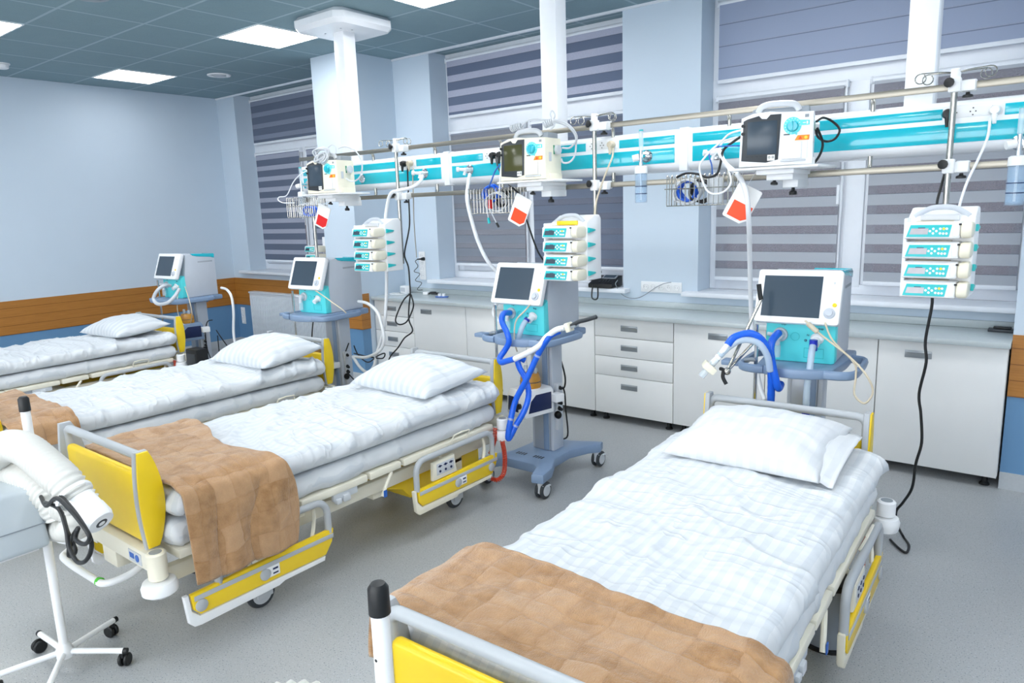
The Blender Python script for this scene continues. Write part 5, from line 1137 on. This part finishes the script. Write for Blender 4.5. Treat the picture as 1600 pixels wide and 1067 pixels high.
# ------------------------------------------------------------------ ventilators on carts (local: front = -y)
def make_vent():
    t = thing('ventilator', '', 'ventilator', (0, 0, 0), 0, 'ventilators on blue grey carts')
    # base with four splayed feet
    def q(sx, sy): return (sx, sy)
    ol = [(-.255, -.34), (-.185, -.36), (-.14, -.25), (-.10, -.225), (.10, -.225), (.14, -.25), (.185, -.36), (.255, -.34), (.235, -.22), (.16, -.08), (.15, .10), (.20, .24), (.255, .30), (.235, .36), (.16, .33), (.05, .27), (-.05, .27), (-.16, .33), (-.235, .36), (-.255, .30), (-.20, .24), (-.15, .10), (-.16, -.08), (-.235, -.22)]
    MB().prism(ol, .105, .165, 'z', .012).obj('cart_base', 'cart_blue', t)
    s = MB()
    for x0 in (-.10, .03):
        for k in range(4): s.box((x0+k*.019, -.11, .1655), (.009, .035, .002))
    s.obj('base_slots', 'dark_grey', t)
    for sx, sy in ((-1, -1), (1, -1), (1, 1), (-1, 1)):
        x, y = sx*.215, sy*.315 if sy > 0 else -.31
        f = MB().cyl((x, y, .085), (x, y, .11), .02)
        f.prism([(-.03, .04), (.025, .07), (.03, .09), (-.025, .09)], -.026, .026, 'x', .004, T=Matrix.Translation((x, y+.01, 0)))
        f.b2(x-.04, x+.04, y+.02, y+.05, .075, .085, .004); f.obj('castor_fork', 'light_grey', t)
        for d in (-.018, .018):
            T = Matrix.Translation((x+d, y+.02, .052)) @ Matrix.Rotation(PI/2, 4, 'Y')
            w = MB().lathe([(0, -.010), (.040, -.010), (.050, -.006), (.052, 0), (.050, .006), (.040, .010), (0, .010)], 24, T=T).obj('castor_wheel', 'dark_grey', t)
            MB().lathe([(0, -.0115), (.034, -.0115), (.034, .0115), (0, .0115)], 20, T=T).obj('castor_hub', 'light_grey', w)
    MB().b2(-.065, .055, .02, .15, .165, .885, .006).obj('column', 'cart_metal', t)
    c = MB(); c.b2(.055, .078, .03, .14, .165, .885, .004); c.b2(-.085, -.065, .03, .14, .165, .885, .004); c.obj('column_edge', 'body_grey', t)
    MB().b2(.012, .05, .012, .022, .17, .88, .004).obj('column_stripe', 'cart_blue', t)
    # power strip with plugs on the column
    p = MB().b2(.078, .11, .04, .09, .55, .60, .004); p.b2(.078, .098, .05, .08, .30, .56, .003); p.obj('power_strip', 'light_grey', t)
    k = MB()
    for z in (.44, .48, .575): k.cyl((.098, .065, z), (.125, .055, z-.004), .014, .010); k.ball((.10, .05, .40), .025, sc=(1, .8, 1))
    k.obj('power_plug', 'black', t)
    # tray with two looped handles
    tr = MB(); tr.prism([(-.165, -.24), (-.09, -.295), (0, -.31), (.09, -.295), (.165, -.24), (.185, .0), (.185, .25), (-.185, .25), (-.185, .0)], .885, .930, 'z', .010); tr.b2(-.07, .07, .0, .17, .855, .89, .006)
    tr.obj('tray', 'cart_blue', t)
    for s_ in (-1, 1):
        MB().tube([(s_*.13, -.265, .908), (s_*.19, -.262, .908), (s_*.238, -.23, .908), (s_*.25, -.15, .908), (s_*.25, .05, .908), (s_*.235, .11, .908), (s_*.18, .13, .908)], .0135, 8, smooth=5, flat=1.5).obj('tray_handle', 'cart_blue', t)
    MB().b2(-.345, -.24, -.20, -.13, .895, .92, .006).obj('tray_arm', 'cart_blue', t)
    # body
    b = MB(); b.prism([(-.105, .93), (-.105, 1.10), (-.075, 1.335), (.0, 1.345), (.225, 1.325), (.235, 1.30), (.235, .93)], -.150, .150, 'x', .012); b.obj('body', 'body_grey', t)
    MB().prism([(-.145, .932), (-.15, .945), (-.148, 1.115), (-.10, 1.14), (-.09, .932)], -.153, .153, 'x', .014).obj('front_panel', 'turquoise_front', t)
    h = MB(); h.prism([(-.02, 1.345), (.20, 1.333), (.232, 1.322), (.225, 1.29), (.19, 1.30), (.04, 1.315), (.0, 1.325)], .138, .1535, 'x', .004); h.b2(-.02, .15, .205, .23, 1.318, 1.333, .004)
    h.obj('carry_grip', 'turquoise', t)
    v = MB()
    for k in range(12): v.b2(.149, .1515, .05+k*.013, .057+k*.013, 1.255, 1.268)
    v.obj('vent_slots', 'mid_grey', t)
    # tilted display
    T = Matrix.Translation((-.012, -.155, 1.232)) @ Matrix.Rotation(R(-20), 4, 'X')
    d = MB(); d.prism(rrect(-.182, .182, -.124, .124, .014, 5), -.018, .018, 'y', .006, T=T); do = d.obj('display_unit', 'white_plastic', t)
    MB().prism(rrect(-.174, .174, -.116, .116, .014, 5), .018, .028, 'y', .004, T=T).obj('display_back', 'body_grey', do)
    MB().b2(-.152, .100, -.0195, -.0175, -.096, .094, T=T).obj('screen', 'screen', do)
    TK = T @ Matrix.Translation((.140, -.018, -.072)) @ Matrix.Rotation(PI/2, 4, 'X')
    MB().lathe([(0, 0), (.024, 0), (.024, .005), (.019, .008), (.015, .009), (.014, .017), (0, .018)], 26, T=TK).obj('rotary_knob', 'body_grey', do)
    MB().lathe([(0, 0), (.0095, 0), (.009, .003), (0, .003)], 18, T=T @ Matrix.Translation((.158, -.018, -.034)) @ Matrix.Rotation(PI/2, 4, 'X')).obj('alarm_key', 'yellow', do)
    MB().b2(.146, .152, -.0188, -.0175, .06, .07, T=T).obj('status_mark', 'light_grey', do)
    MB().cyl((-.01, -.10, 1.19), (-.01, -.135, 1.22), .04).obj('display_hinge', 'mid_grey', t)
    # ports on the front
    RX = Matrix.Rotation(PI/2, 4, 'X')
    p = MB(); p.lathe([(0, 0), (.034, 0), (.032, .012), (.024, .016), (.018, .045), (0, .045)], 24, T=Matrix.Translation((-.085, -.147, 1.055)) @ RX)
    p.cyl((-.085, -.18, 1.055), (-.135, -.19, 1.062), .009); p.cyl((-.09, -.18, 1.05), (-.092, -.182, 1.01), .013); p.obj('expiratory_port', 'light_grey', t)
    tr = MB().cyl((-.092, -.182, 1.01), (-.092, -.182, .955), .017); tr.obj('water_trap', 'clear_plastic', t)
    MB().lathe([(0, 0), (.03, 0), (.026, .010), (.019, .014), (.017, .05), (0, .05)], 24, T=Matrix.Translation((.075, -.147, 1.045)) @ Matrix.Rotation(PI/2+R(25), 4, 'X')).obj('inspiratory_port', 'white_plastic', t)
    k = MB(); k.lathe([(.018, 0), (.0195, 0), (.0195, .001), (.018, .001)], 20, T=Matrix.Translation((-.02, -.1505, 1.05)) @ RX)
    for (x0, x1, z0, z1) in ((.02, .105, .955, .957), (.02, .105, .998, 1.0), (.02, .022, .955, 1.0), (.103, .105, .955, 1.0)): k.b2(x0, x1, -.1512, -.1495, z0, z1)
    k.obj('panel_groove', 'turquoise_dark', t)
    k = MB(); k.lathe([(.004, 0), (.006, 0), (.006, .0008), (.004, .0008)], 14, T=Matrix.Translation((.026, -.1502, 1.035)) @ RX); k.b2(.024, .031, -.1515, -.15, 1.034, 1.037)
    k.obj('panel_mark', 'navy', t)
    for (tx, x, z) in (('Exp.', -.082, 1.101), ('Insp.', .078, 1.088), ('N', .03, 1.055)):
        cu = bpy.data.curves.new('lettering', 'FONT'); cu.body = tx; cu.size = .014; cu.extrude = .0004; cu.resolution_u = 2
        tmp = bpy.data.objects.new('lettering', cu); C.objects.link(tmp); me = bpy.data.meshes.new_from_object(tmp); bpy.data.objects.remove(tmp)
        o = bpy.data.objects.new('lettering', me); me.materials.clear(); me.materials.append(M['navy']); C.objects.link(o); o.parent = t
        o.location = (x, -.1507, z); o.rotation_euler = (PI/2, 0, 0)
    MB().cyl((-.185, -.18, .60), (-.185, -.18, 1.10), .0085).obj('side_pole', 'chrome', t)
    MB().tube([(-.185, -.18, .93), (-.21, -.18, .93), (-.24, -.17, .92)], .01, 8).obj('pole_clamp', 'mid_grey', t)
    MB().prism([(-.01, 0), (.012, 0), (.02, -.05), (.008, -.075), (.004, -.02)], -.008, .008, 'y', .003, T=Matrix.Translation((-.17, -.18, .62))).obj('clamp_lever', 'black', t)
    return t
VENTS = [(-6.745, 3.50, R(4)), (-4.53, 3.46, R(3)), (-2.505, 3.46, 0.), (-.938, 3.47, R(4))]
VL = ['ventilator on its cart in the far corner beside the far bed', 'ventilator on its cart behind the second bed, in front of the radiator',
      'ventilator with full blue hoses standing free between the two beds, wheels in view', 'ventilator behind the headboard of the nearest bed at the right']
v0 = make_vent(); v0.location = (*VENTS[0][:2], 0); v0.rotation_euler = (0, 0, VENTS[0][2]); v0['label'] = VL[0]
vents = [v0]+[dup(v0, (*VENTS[i][:2], 0), VENTS[i][2], VL[i]) for i in (1, 2, 3)]
# heated humidifiers clipped to the cart columns
def make_humid(shell, front):
    t = thing('humidifier', '', 'humidifier', (0, 0, 0), 0)
    MB().prism([(-.11, .0), (-.125, .02), (-.12, .13), (-.10, .165), (.10, .165), (.115, .14), (.115, 0)], -.085, .085, 'x', .014).obj('housing', shell, t)
    MB().prism([(-.122, .03), (-.128, .04), (-.122, .125), (-.118, .12)], -.066, .03, 'x', .002).obj('front_plate', front, t)
    MB().b2(-.0, .0, 0, 0, 0, 0) if False else None
    MB().prism([(-.09, .03), (.09, .03), (.09, .135), (-.03, .135), (-.07, .10)], .0845, .0875, 'x', .001).obj('side_plate', 'navy', t)
    MB().cyl((.045, -.122, .075), (.045, -.135, .075), .017).obj('dial', 'black', t)
    j = MB().lathe([(0, .166), (.062, .166), (.066, .175), (.060, .23), (.05, .255), (.0, .262)], 28).obj('water_chamber', 'amber_clear', t)
    MB().lathe([(.062, .20), (.064, .20), (.064, .205), (.062, .205)], 28).obj('level_ring', 'dark_grey', j)
    c = MB(); c.cyl((-.03, -.01, .25), (-.03, -.01, .295), .013); c.cyl((.035, .01, .25), (.035, .01, .29), .013); c.obj('chamber_port', 'clear_plastic', j)
    MB().cyl((0, .02, .255), (0, .02, .275), .012).obj('fill_cap', 'blue_mid', j)
    MB().b2(.06, .13, .09, .16, .07, .12, .006).obj('mount', 'white_plastic', t)
    return t
h = make_humid('white_plastic', 'navy'); h.location = (-2.50, 3.36, .435); h.rotation_euler = (0, 0, R(-14)); h['label'] = 'white humidifier with amber water chamber under the tray of the blue hosed ventilator'
h = make_humid('cart_blue', 'black'); h.location = (-6.58, 3.38, .53); h.rotation_euler = (0, 0, R(-10)); h['label'] = 'grey humidifier with water chamber on the cart in the far corner'
h = make_humid('white_plastic', 'navy'); h.location = (-4.63, 3.36, .40); h.rotation_euler = (0, 0, R(-10)); h['label'] = 'humidifier hidden behind the second bed headboard'
# breathing hoses
hg = 'breathing hoses'
def hose(pts, r, mat, label, name='breathing_hose', smooth=8, rib=True):
    o = MB().tube(pts, r, 14, smooth=smooth, ribs=(lambda i: 1+.05*(i % 2)) if rib else None).obj(name, mat, angle=None); return tag(o, label, 'hose')
def band(par, p, d, r, mat='white_rubber'):
    p = Vector(p); d = Vector(d).normalized(); return MB().cyl(p-d*.006, p+d*.006, r).obj('clip_ring', mat, par)
def with_bands(o, pts, idx, r, mat='white_rubber'):
    for i in idx: band(o, pts[i], Vector(pts[i+1])-Vector(pts[i-1]), r, mat)
a = hose(P['v3_blue_a'], .0165, 'blue_hose', 'blue breathing hose bending down in front of the middle ventilator panel')
b = hose(P['v3_white'], .0155, 'white_rubber', 'white breathing hose rising from the blue hose to the tray corner')
c = hose(P['v3_blue_b'], .0165, 'blue_hose', 'long blue breathing hose crossing itself down to the bed corner'); with_bands(c, P['v3_blue_b'], (3, 6, 9), .0185, 'clear_plastic')
c = hose(P['v3_clear'], .0155, 'clear_hose', 'clear breathing hose with blue cuff on the middle ventilator'); band(c, P['v3_clear'][0], Vector(P['v3_clear'][1])-Vector(P['v3_clear'][0]), .018, 'blue_cap')
wire('sensor_tube', P['v3_tube'], .0045, 'beige', 'thin beige sensor tube across the middle ventilator panel')
def filt(p, d, label, s=1.):
    t = thing('breathing_filter', label, 'filter', p); T = Vector(d).to_track_quat('Z', 'Y').to_matrix().to_4x4()
    MB().box((0, 0, 0), (.058*s, .05*s, .026*s), .005, T=T).obj('housing', 'warm_cream', t); MB().cyl((0, 0, -.045*s), (0, 0, .045*s), .0125*s, T=T).obj('connector', 'clear_plastic', t)
e = Vector(P['v3_flex'][0]); filt(tuple(e), (1, .1, .35), 'square cream filter on the tray corner of the middle ventilator')
wire('flex_tube', P['v3_flex'], .011, 'dark_grey', 'dark grey flexible tube pointing right from the cream filter', 'tube')
hose(P['v4_blue_a'], .0165, 'blue_hose', 'short blue hose loop hanging from the right ventilator port')
hose(P['v4_blue_b'], .0165, 'blue_hose', 'blue hose arching from the arm and dropping behind the nearest bed')
hose(P['v4_white'], .0145, 'clear_hose', 'pale hose arching beside the blue hose of the right ventilator')
c = hose(P['v4_clear'], .0145, 'clear_hose', 'clear hose hanging down in front of the right cart column')
for k in (0, -1): MB().cyl(Vector(P['v4_clear'][k])+Vector((0, 0, .02)), Vector(P['v4_clear'][k])-Vector((0, 0, .028)), .0175).obj('cuff', 'blue_cap', c)
wire('sensor_tube', P['v4_sensor'], .0045, 'beige', 'beige sensor tube hanging in a loop right of the right ventilator', 'tube')
e = Vector(P['v4_sensor'][1]); t = thing('flow_sensor', 'beige inline sensor below the right ventilator screen', 'sensor', tuple(e)); MB().cyl((-.022, 0, .018), (.022, 0, -.018), .011, bev=.003).obj('body', 'beige', t)
filt(P['v4_yellowpiece'][2], Vector(P['v4_yellowpiece'][2])-Vector(P['v4_yellowpiece'][0]), 'square cream filter at the free end of the right breathing hoses', 1.2)
t = thing('y_connector', 'white Y connector joining the right breathing hoses to the filter', 'connector', P['v4_yellowpiece'][0]); d = Vector(P['v4_yellowpiece'][2])-Vector(P['v4_yellowpiece'][0])
y = MB().cyl((0, 0, 0), d*.62, .015, .013); y.cyl((0, 0, 0), Vector(P['v4_blue_b'][1])-Vector(P['v4_yellowpiece'][0]), .013); y.obj('body', 'white_plastic', t)
t = thing('hose_support', 'jointed steel hose arm with black clamps at the left of the right ventilator', 'arm', P['v4_arm_low'][0]); o_ = Vector(t.location)
lo = [Vector(p)-o_ for p in P['v4_arm_low']]; hi = [Vector(p)-o_ for p in P['v4_arm_high']]
MB().cyl(lo[0], lo[2], .007).obj('lower_rod', 'steel', t); MB().cyl(hi[0], hi[2], .007).obj('upper_rod', 'steel', t)
MB().ball(lo[2], .017).obj('elbow_joint', 'steel', t)
MB().tube([lo[2]+Vector((-.03, 0, .008)), lo[2]+Vector((-.012, -.01, .005)), lo[2]+Vector((-.012, -.015, -.025)), lo[2]+Vector((.004, -.015, -.055))], .0085, 8).obj('clamp_lever', 'black', t)
MB().tube([hi[2], hi[2]+Vector((-.005, 0, .02)), hi[2]+Vector((-.012, 0, .07))], .011, 8).obj('clamp_lever', 'black', t)
MB().box(lo[0]+Vector((-.01, -.01, .0)), (.06, .03, .02), .006, T=None).obj('hose_clip', 'black', t)
hose(P['v1_loop'], .0155, 'light_grey', 'pale grey hose loop on the far corner ventilator')
wire('sensor_tube', P['v2_tube'], .0045, 'beige', 'beige sensor tube slanting across the second ventilator front', 'tube'); wire('sensor_tube', P['v1_tube'], .004, 'beige', 'left thin tube hanging from the far corner ventilator', 'tube'); wire('sensor_tube', P['v1_tube2'], .004, 'beige', 'right thin tube hanging from the far corner ventilator', 'tube')
# gas hoses
for k, lab in (('hose4', 'white gas hose from the panel past the red card to the right ventilator'), ('hose3', 'white gas hose from the panel to the middle ventilator'),
               ('hose2a', 'white gas hose passing behind the left pump rack to the second ventilator'), ('hose2b', 'short white gas hose leaving the back of the second ventilator'), ('hose1', 'white gas hose hanging right of the far corner ventilator')):
    tag(MB().tube(P[k], .012, 12, smooth=8).obj('gas_hose', 'white_rubber', angle=None), lab, 'hose')
# cords
for k, r, mt, lab in (('cord_r3', .006, 'black', 'black cord hanging from the right pump rack down to the floor'), ('cord_r3up', .0055, 'black', 'black cord beside the right infusion stand above the rack'),
                      ('cord_white3', .0055, 'white_rubber', 'white cord slanting from the white plug to the right pump rack'), ('cord_b2', .0055, 'black', 'black cord hanging from the black plug down to the second bed'),
                      ('cord_b2loop', .0055, 'black', 'bundled loop of black cord in front of the narrow drawers'), ('cord_beige2', .004, 'beige', 'beige cord hanging from the beige plug toward the wall sockets'),
                      ('cord_beige3', .0055, 'beige', 'beige cord slanting from the panel to the middle pump rack'), ('cord_vent3a', .0055, 'black', 'black cord running down the side of the middle ventilator'),
                      ('cord_vent3b', .0055, 'black', 'black cord hanging at the column of the middle ventilator cart'), ('cord_v3top', .0055, 'black', 'black cord slanting behind the middle red card'),
                      ('cord_v2a', .005, 'black', 'black cord loop beside the second ventilator column'), ('cord_v2b', .005, 'black', 'black cord from the second ventilator column to the floor'), ('cord_v2c', .005, 'black', 'black cord hanging left under the second ventilator tray'),
                      ('cord_v1a', .005, 'black', 'left black cord at the far corner ventilator column'), ('cord_v1b', .005, 'black', 'right black cord at the far corner ventilator column'), ('cord_v1c', .005, 'black', 'black cord running straight down the far corner ventilator column')):
    wire('power_cable', P[k], r, mt, lab, 'cord')
# dark pump unit on the floor by the far bed
t = thing('suction_unit', 'dark box standing on the floor between the far bed and the corner ventilator', 'suction unit', (-6.03, 3.15, 0), R(5)); 
MB().b2(-.08, .08, -.06, .06, .02, .54, .012).obj('housing', 'black', t); MB().b2(-.06, .06, -.065, -.055, .40, .50, .004).obj('panel', 'dark_grey', t); MB().b2(-.075, .075, -.065, .065, 0, .02, .004).obj('plinth', 'dark_grey', t)
# canister under the nearest bed
t = thing('waste_canister', 'grey canister on the floor under the head rail of the nearest bed', 'canister', (-.60, 2.66, 0)); 
MB().lathe([(0, .012), (.085, .012), (.09, .02), (.095, .25), (0, .25)], 28).obj('body', 'mid_grey', t); MB().lathe([(0, .25), (.098, .25), (.098, .275), (0, .28)], 28).obj('lid', 'black', t); MB().lathe([(0, 0), (.10, 0), (.10, .012), (0, .012)], 28).obj('foot_ring', 'black', t)

# ------------------------------------------------------------------ air warming units on pole stands
def make_warmer():
    t = thing('patient_warmer', '', 'warming unit', (0, 0, 0), 0, 'air warming units on wheeled stands')
    MB().cyl((0, 0, .06), (0, 0, 1.03), .0155).obj('pole', 'white_plastic', t)
    MB().lathe([(0, 1.075), (.012, 1.073), (.0175, 1.065), (.0185, 1.02), (0, 1.02)], 20).obj('pole_cap', 'black', t)
    MB().cyl((.0, -.0158, .94), (0, -.014, .94), .003, n=8).obj('pole_hole', 'black', t)
    MB().lathe([(0, .055), (.03, .055), (.03, .085), (.017, .11), (0, .11)], 20).obj('hub', 'white_plastic', t)
    for k in range(5):
        a = R(38+72*k); d = Vector((math.cos(a), math.sin(a), 0))
        l = MB().tube([d*.01+Vector((0, 0, .075)), d*.12+Vector((0, 0, .072)), d*.225+Vector((0, 0, .068))], .011, 10, smooth=2).obj('leg', 'white_plastic', t)
        MB().cyl(d*.222+Vector((0, 0, .068)), d*.236+Vector((0, 0, .067)), .0115).obj('leg_cap', 'black', l)
        s = Vector((-d.y, d.x, 0)); q = MB(); q.cyl(d*.215+Vector((0, 0, .06)), d*.215+Vector((0, 0, .04)), .006)
        c0 = d*.215+s*.012+Vector((0, 0, .025))
        for o in (-.011, .011): q.cyl(c0+d*(o-.007), c0+d*(o+.007), .025, n=20, bev=.004)
        q.obj('castor', 'black', l)
    return t
w0 = make_warmer(); w0.location = (-2.87, .85, 0); w0['label'] = 'white warming unit on a five legged stand at the left edge'
w1 = dup(w0, (-.845, .70, 0), 0, 'white pole with black cap standing left of the nearest bed footboard')
for wi, root in enumerate((w0, w1)):
    X0 = Vector(root.location)
    T = Matrix.Identity(4)
    b = MB(); V = [(-.28, -.34, -.27), (.19, -.34, -.27), (.19, -.04, -.27), (-.28, -.04, -.27), (-.27, -.33, -.05), (.17, -.33, -.05), (.17, -.05, -.05), (-.27, -.05, -.05)]
    V = [(x, y, z+.845) for x, y, z in V]
    bb = bmesh.new(); vs = [bb.verts.new(v) for v in V]
    for f in ((0, 3, 2, 1), (4, 5, 6, 7), (0, 1, 5, 4), (1, 2, 6, 5), (2, 3, 7, 6), (3, 0, 4, 7)): bb.faces.new([vs[i] for i in f])
    bmesh.ops.bevel(bb, geom=bb.edges[:], offset=.02, segments=3, affect='EDGES', profile=.5)
    o = b.bm(bb).obj('housing', 'unit_grey', root)
    MB().b2(-.285, .1855, -.3365, -.0435, .662, .665).obj('seam', 'mid_grey', o)
    MB().b2(-.25, .16, -.31, -.07, .563, .577, .006).obj('bottom_tray', 'white_plastic', o)
    MB().b2(-.03, .03, -.06, -.012, .62, .74, .006).obj('pole_clamp', 'mid_grey', o)
    MB().tube([(-.02, -.20, .79), (-.02, -.20, .835), (-.02, -.13, .84), (-.02, -.07, .835), (-.02, -.07, .79)], .013, 10, smooth=3).obj('carry_handle', 'black', o)
def corr(pts, r, label):
    o = MB().tube(pts, r, 26, smooth=0, ribs=lambda i: 1+.085*math.cos(PI*i/2)).obj('warming_hose', 'hose_white', angle=None); return tag(o, label, 'hose')
def resample(pts, step):
    q = spline(pts, 20); out = [q[0]]; acc = 0
    for a, b_ in zip(q, q[1:]):
        d = (b_-a).length; p = a
        while acc+d >= step: f = (step-acc)/d; p = p.lerp(b_, f); out.append(p.copy()); d = (b_-p).length; acc = 0
        acc += d
    return out
HR = .05
corr(resample(P['w_hose_a'], 0.0042), HR, 'upper white corrugated warming hose ending in the nozzle')
corr(resample(P['w_hose_b'], 0.0042), HR*.95, 'lower white corrugated warming hose behind the upper one')
corr(resample(P['w_hose_c'], 0.0042), HR*.85, 'white corrugated warming hose curled under the nozzle')
p, q = Vector(P['w_nozzle'][0]), Vector(P['w_nozzle'][1]); d = (q-p); L = d.length+.03
t = thing('hose_nozzle', 'smooth white nozzle at the end of the upper warming hose', 'nozzle', tuple(p)); t.rotation_mode = 'QUATERNION'; t.rotation_quaternion = d.to_track_quat('Z', 'Y')
MB().lathe([(0, -.012), (.056, -.012), (.058, -.006), (.056, .002), (.044, .006), (.044, L*.5), (.046, L*.55), (.046, L-.02), (.040, L-.004), (0, L)], 32).obj('body', 'white_plastic', t)
MB().lathe([(.010, L-.003), (.018, L-.004), (.018, L-.0015), (.010, L-.0005)], 20).obj('outlet_mark', 'dark_grey', t)
k = MB(); k.box((0, 0, 0), (.004, .012, .012), .001, T=Matrix.Rotation(R(-75), 4, 'Z') @ Matrix.Translation((.0435, .0, L*.28))); k.obj('orange_mark', 'orange_red', t)
wire('power_cable', P['w_cable'], .0065, 'black', 'black cord bundle hanging from the warming unit', 'cord'); wire('power_cable', P['w_cable2'], .0065, 'black', 'longest black cord loop hanging from the warming unit', 'cord')
t = thing('warming_hose', 'bit of white hose at the bottom edge left of the nearest bed', 'hose', (-.93, .55, .782)); MB().tube(resample([(-.12, -.10, .03), (-.05, .03, .06), (.04, .07, .05), (.10, .02, .0)], 0.0042), HR, 26, smooth=0, ribs=lambda i: 1+.085*math.cos(PI*i/2)).obj('tube', 'hose_white', t, angle=None)
# ------------------------------------------------------------------ world, camera, view
W = bpy.data.worlds.new('World'); bpy.context.scene.world = W; W.use_nodes = True; nt = W.node_tree; bg = nt.nodes['Background']
tc = nt.nodes.new('ShaderNodeTexCoord'); sx = nt.nodes.new('ShaderNodeSeparateXYZ'); nt.links.new(tc.outputs['Generated'], sx.inputs[0])
rp = nt.nodes.new('ShaderNodeValToRGB'); e = rp.color_ramp.elements; e[0].position = .42; e[0].color = (.20, .18, .20, 1); e[1].position = .62; e[1].color = (.62, .64, .82, 1)
nt.links.new(sx.outputs[2], rp.inputs[0]); nt.links.new(rp.outputs[0], bg.inputs[0]); bg.inputs[1].default_value = .9
cam = bpy.data.cameras.new('Camera'); co = bpy.data.objects.new('Camera', cam); C.objects.link(co); sc = bpy.context.scene; sc.camera = co
cam.sensor_fit = 'HORIZONTAL'; cam.sensor_width = 36; cam.lens = CAMF*36/1600; cam.clip_start = .05
cy, sy, cp, sp, cr, sr = math.cos(CAMY), math.sin(CAMY), math.cos(CAMP), math.sin(CAMP), math.cos(CAMR), math.sin(CAMR)
F_ = Vector((sy*cp, cy*cp, sp)); r0 = Vector((cy, -sy, 0)); u0 = r0.cross(F_); Rt = r0*cr+u0*sr; Up = -r0*sr+u0*cr
mw = Matrix(((Rt.x, Up.x, -F_.x, 0), (Rt.y, Up.y, -F_.y, 0), (Rt.z, Up.z, -F_.z, 1.67), (0, 0, 0, 1))); co.matrix_world = mw
sc.view_settings.view_transform = 'Standard'; sc.view_settings.look = 'None'; sc.view_settings.gamma = 1; sc.view_settings.use_curve_mapping = False
sc.view_settings.exposure = EXPO
sc.cycles.max_bounces = 9; sc.cycles.diffuse_bounces = 5; sc.cycles.transparent_max_bounces = 12; sc.cycles.use_denoising = True; sc.cycles.sample_clamp_indirect = 8
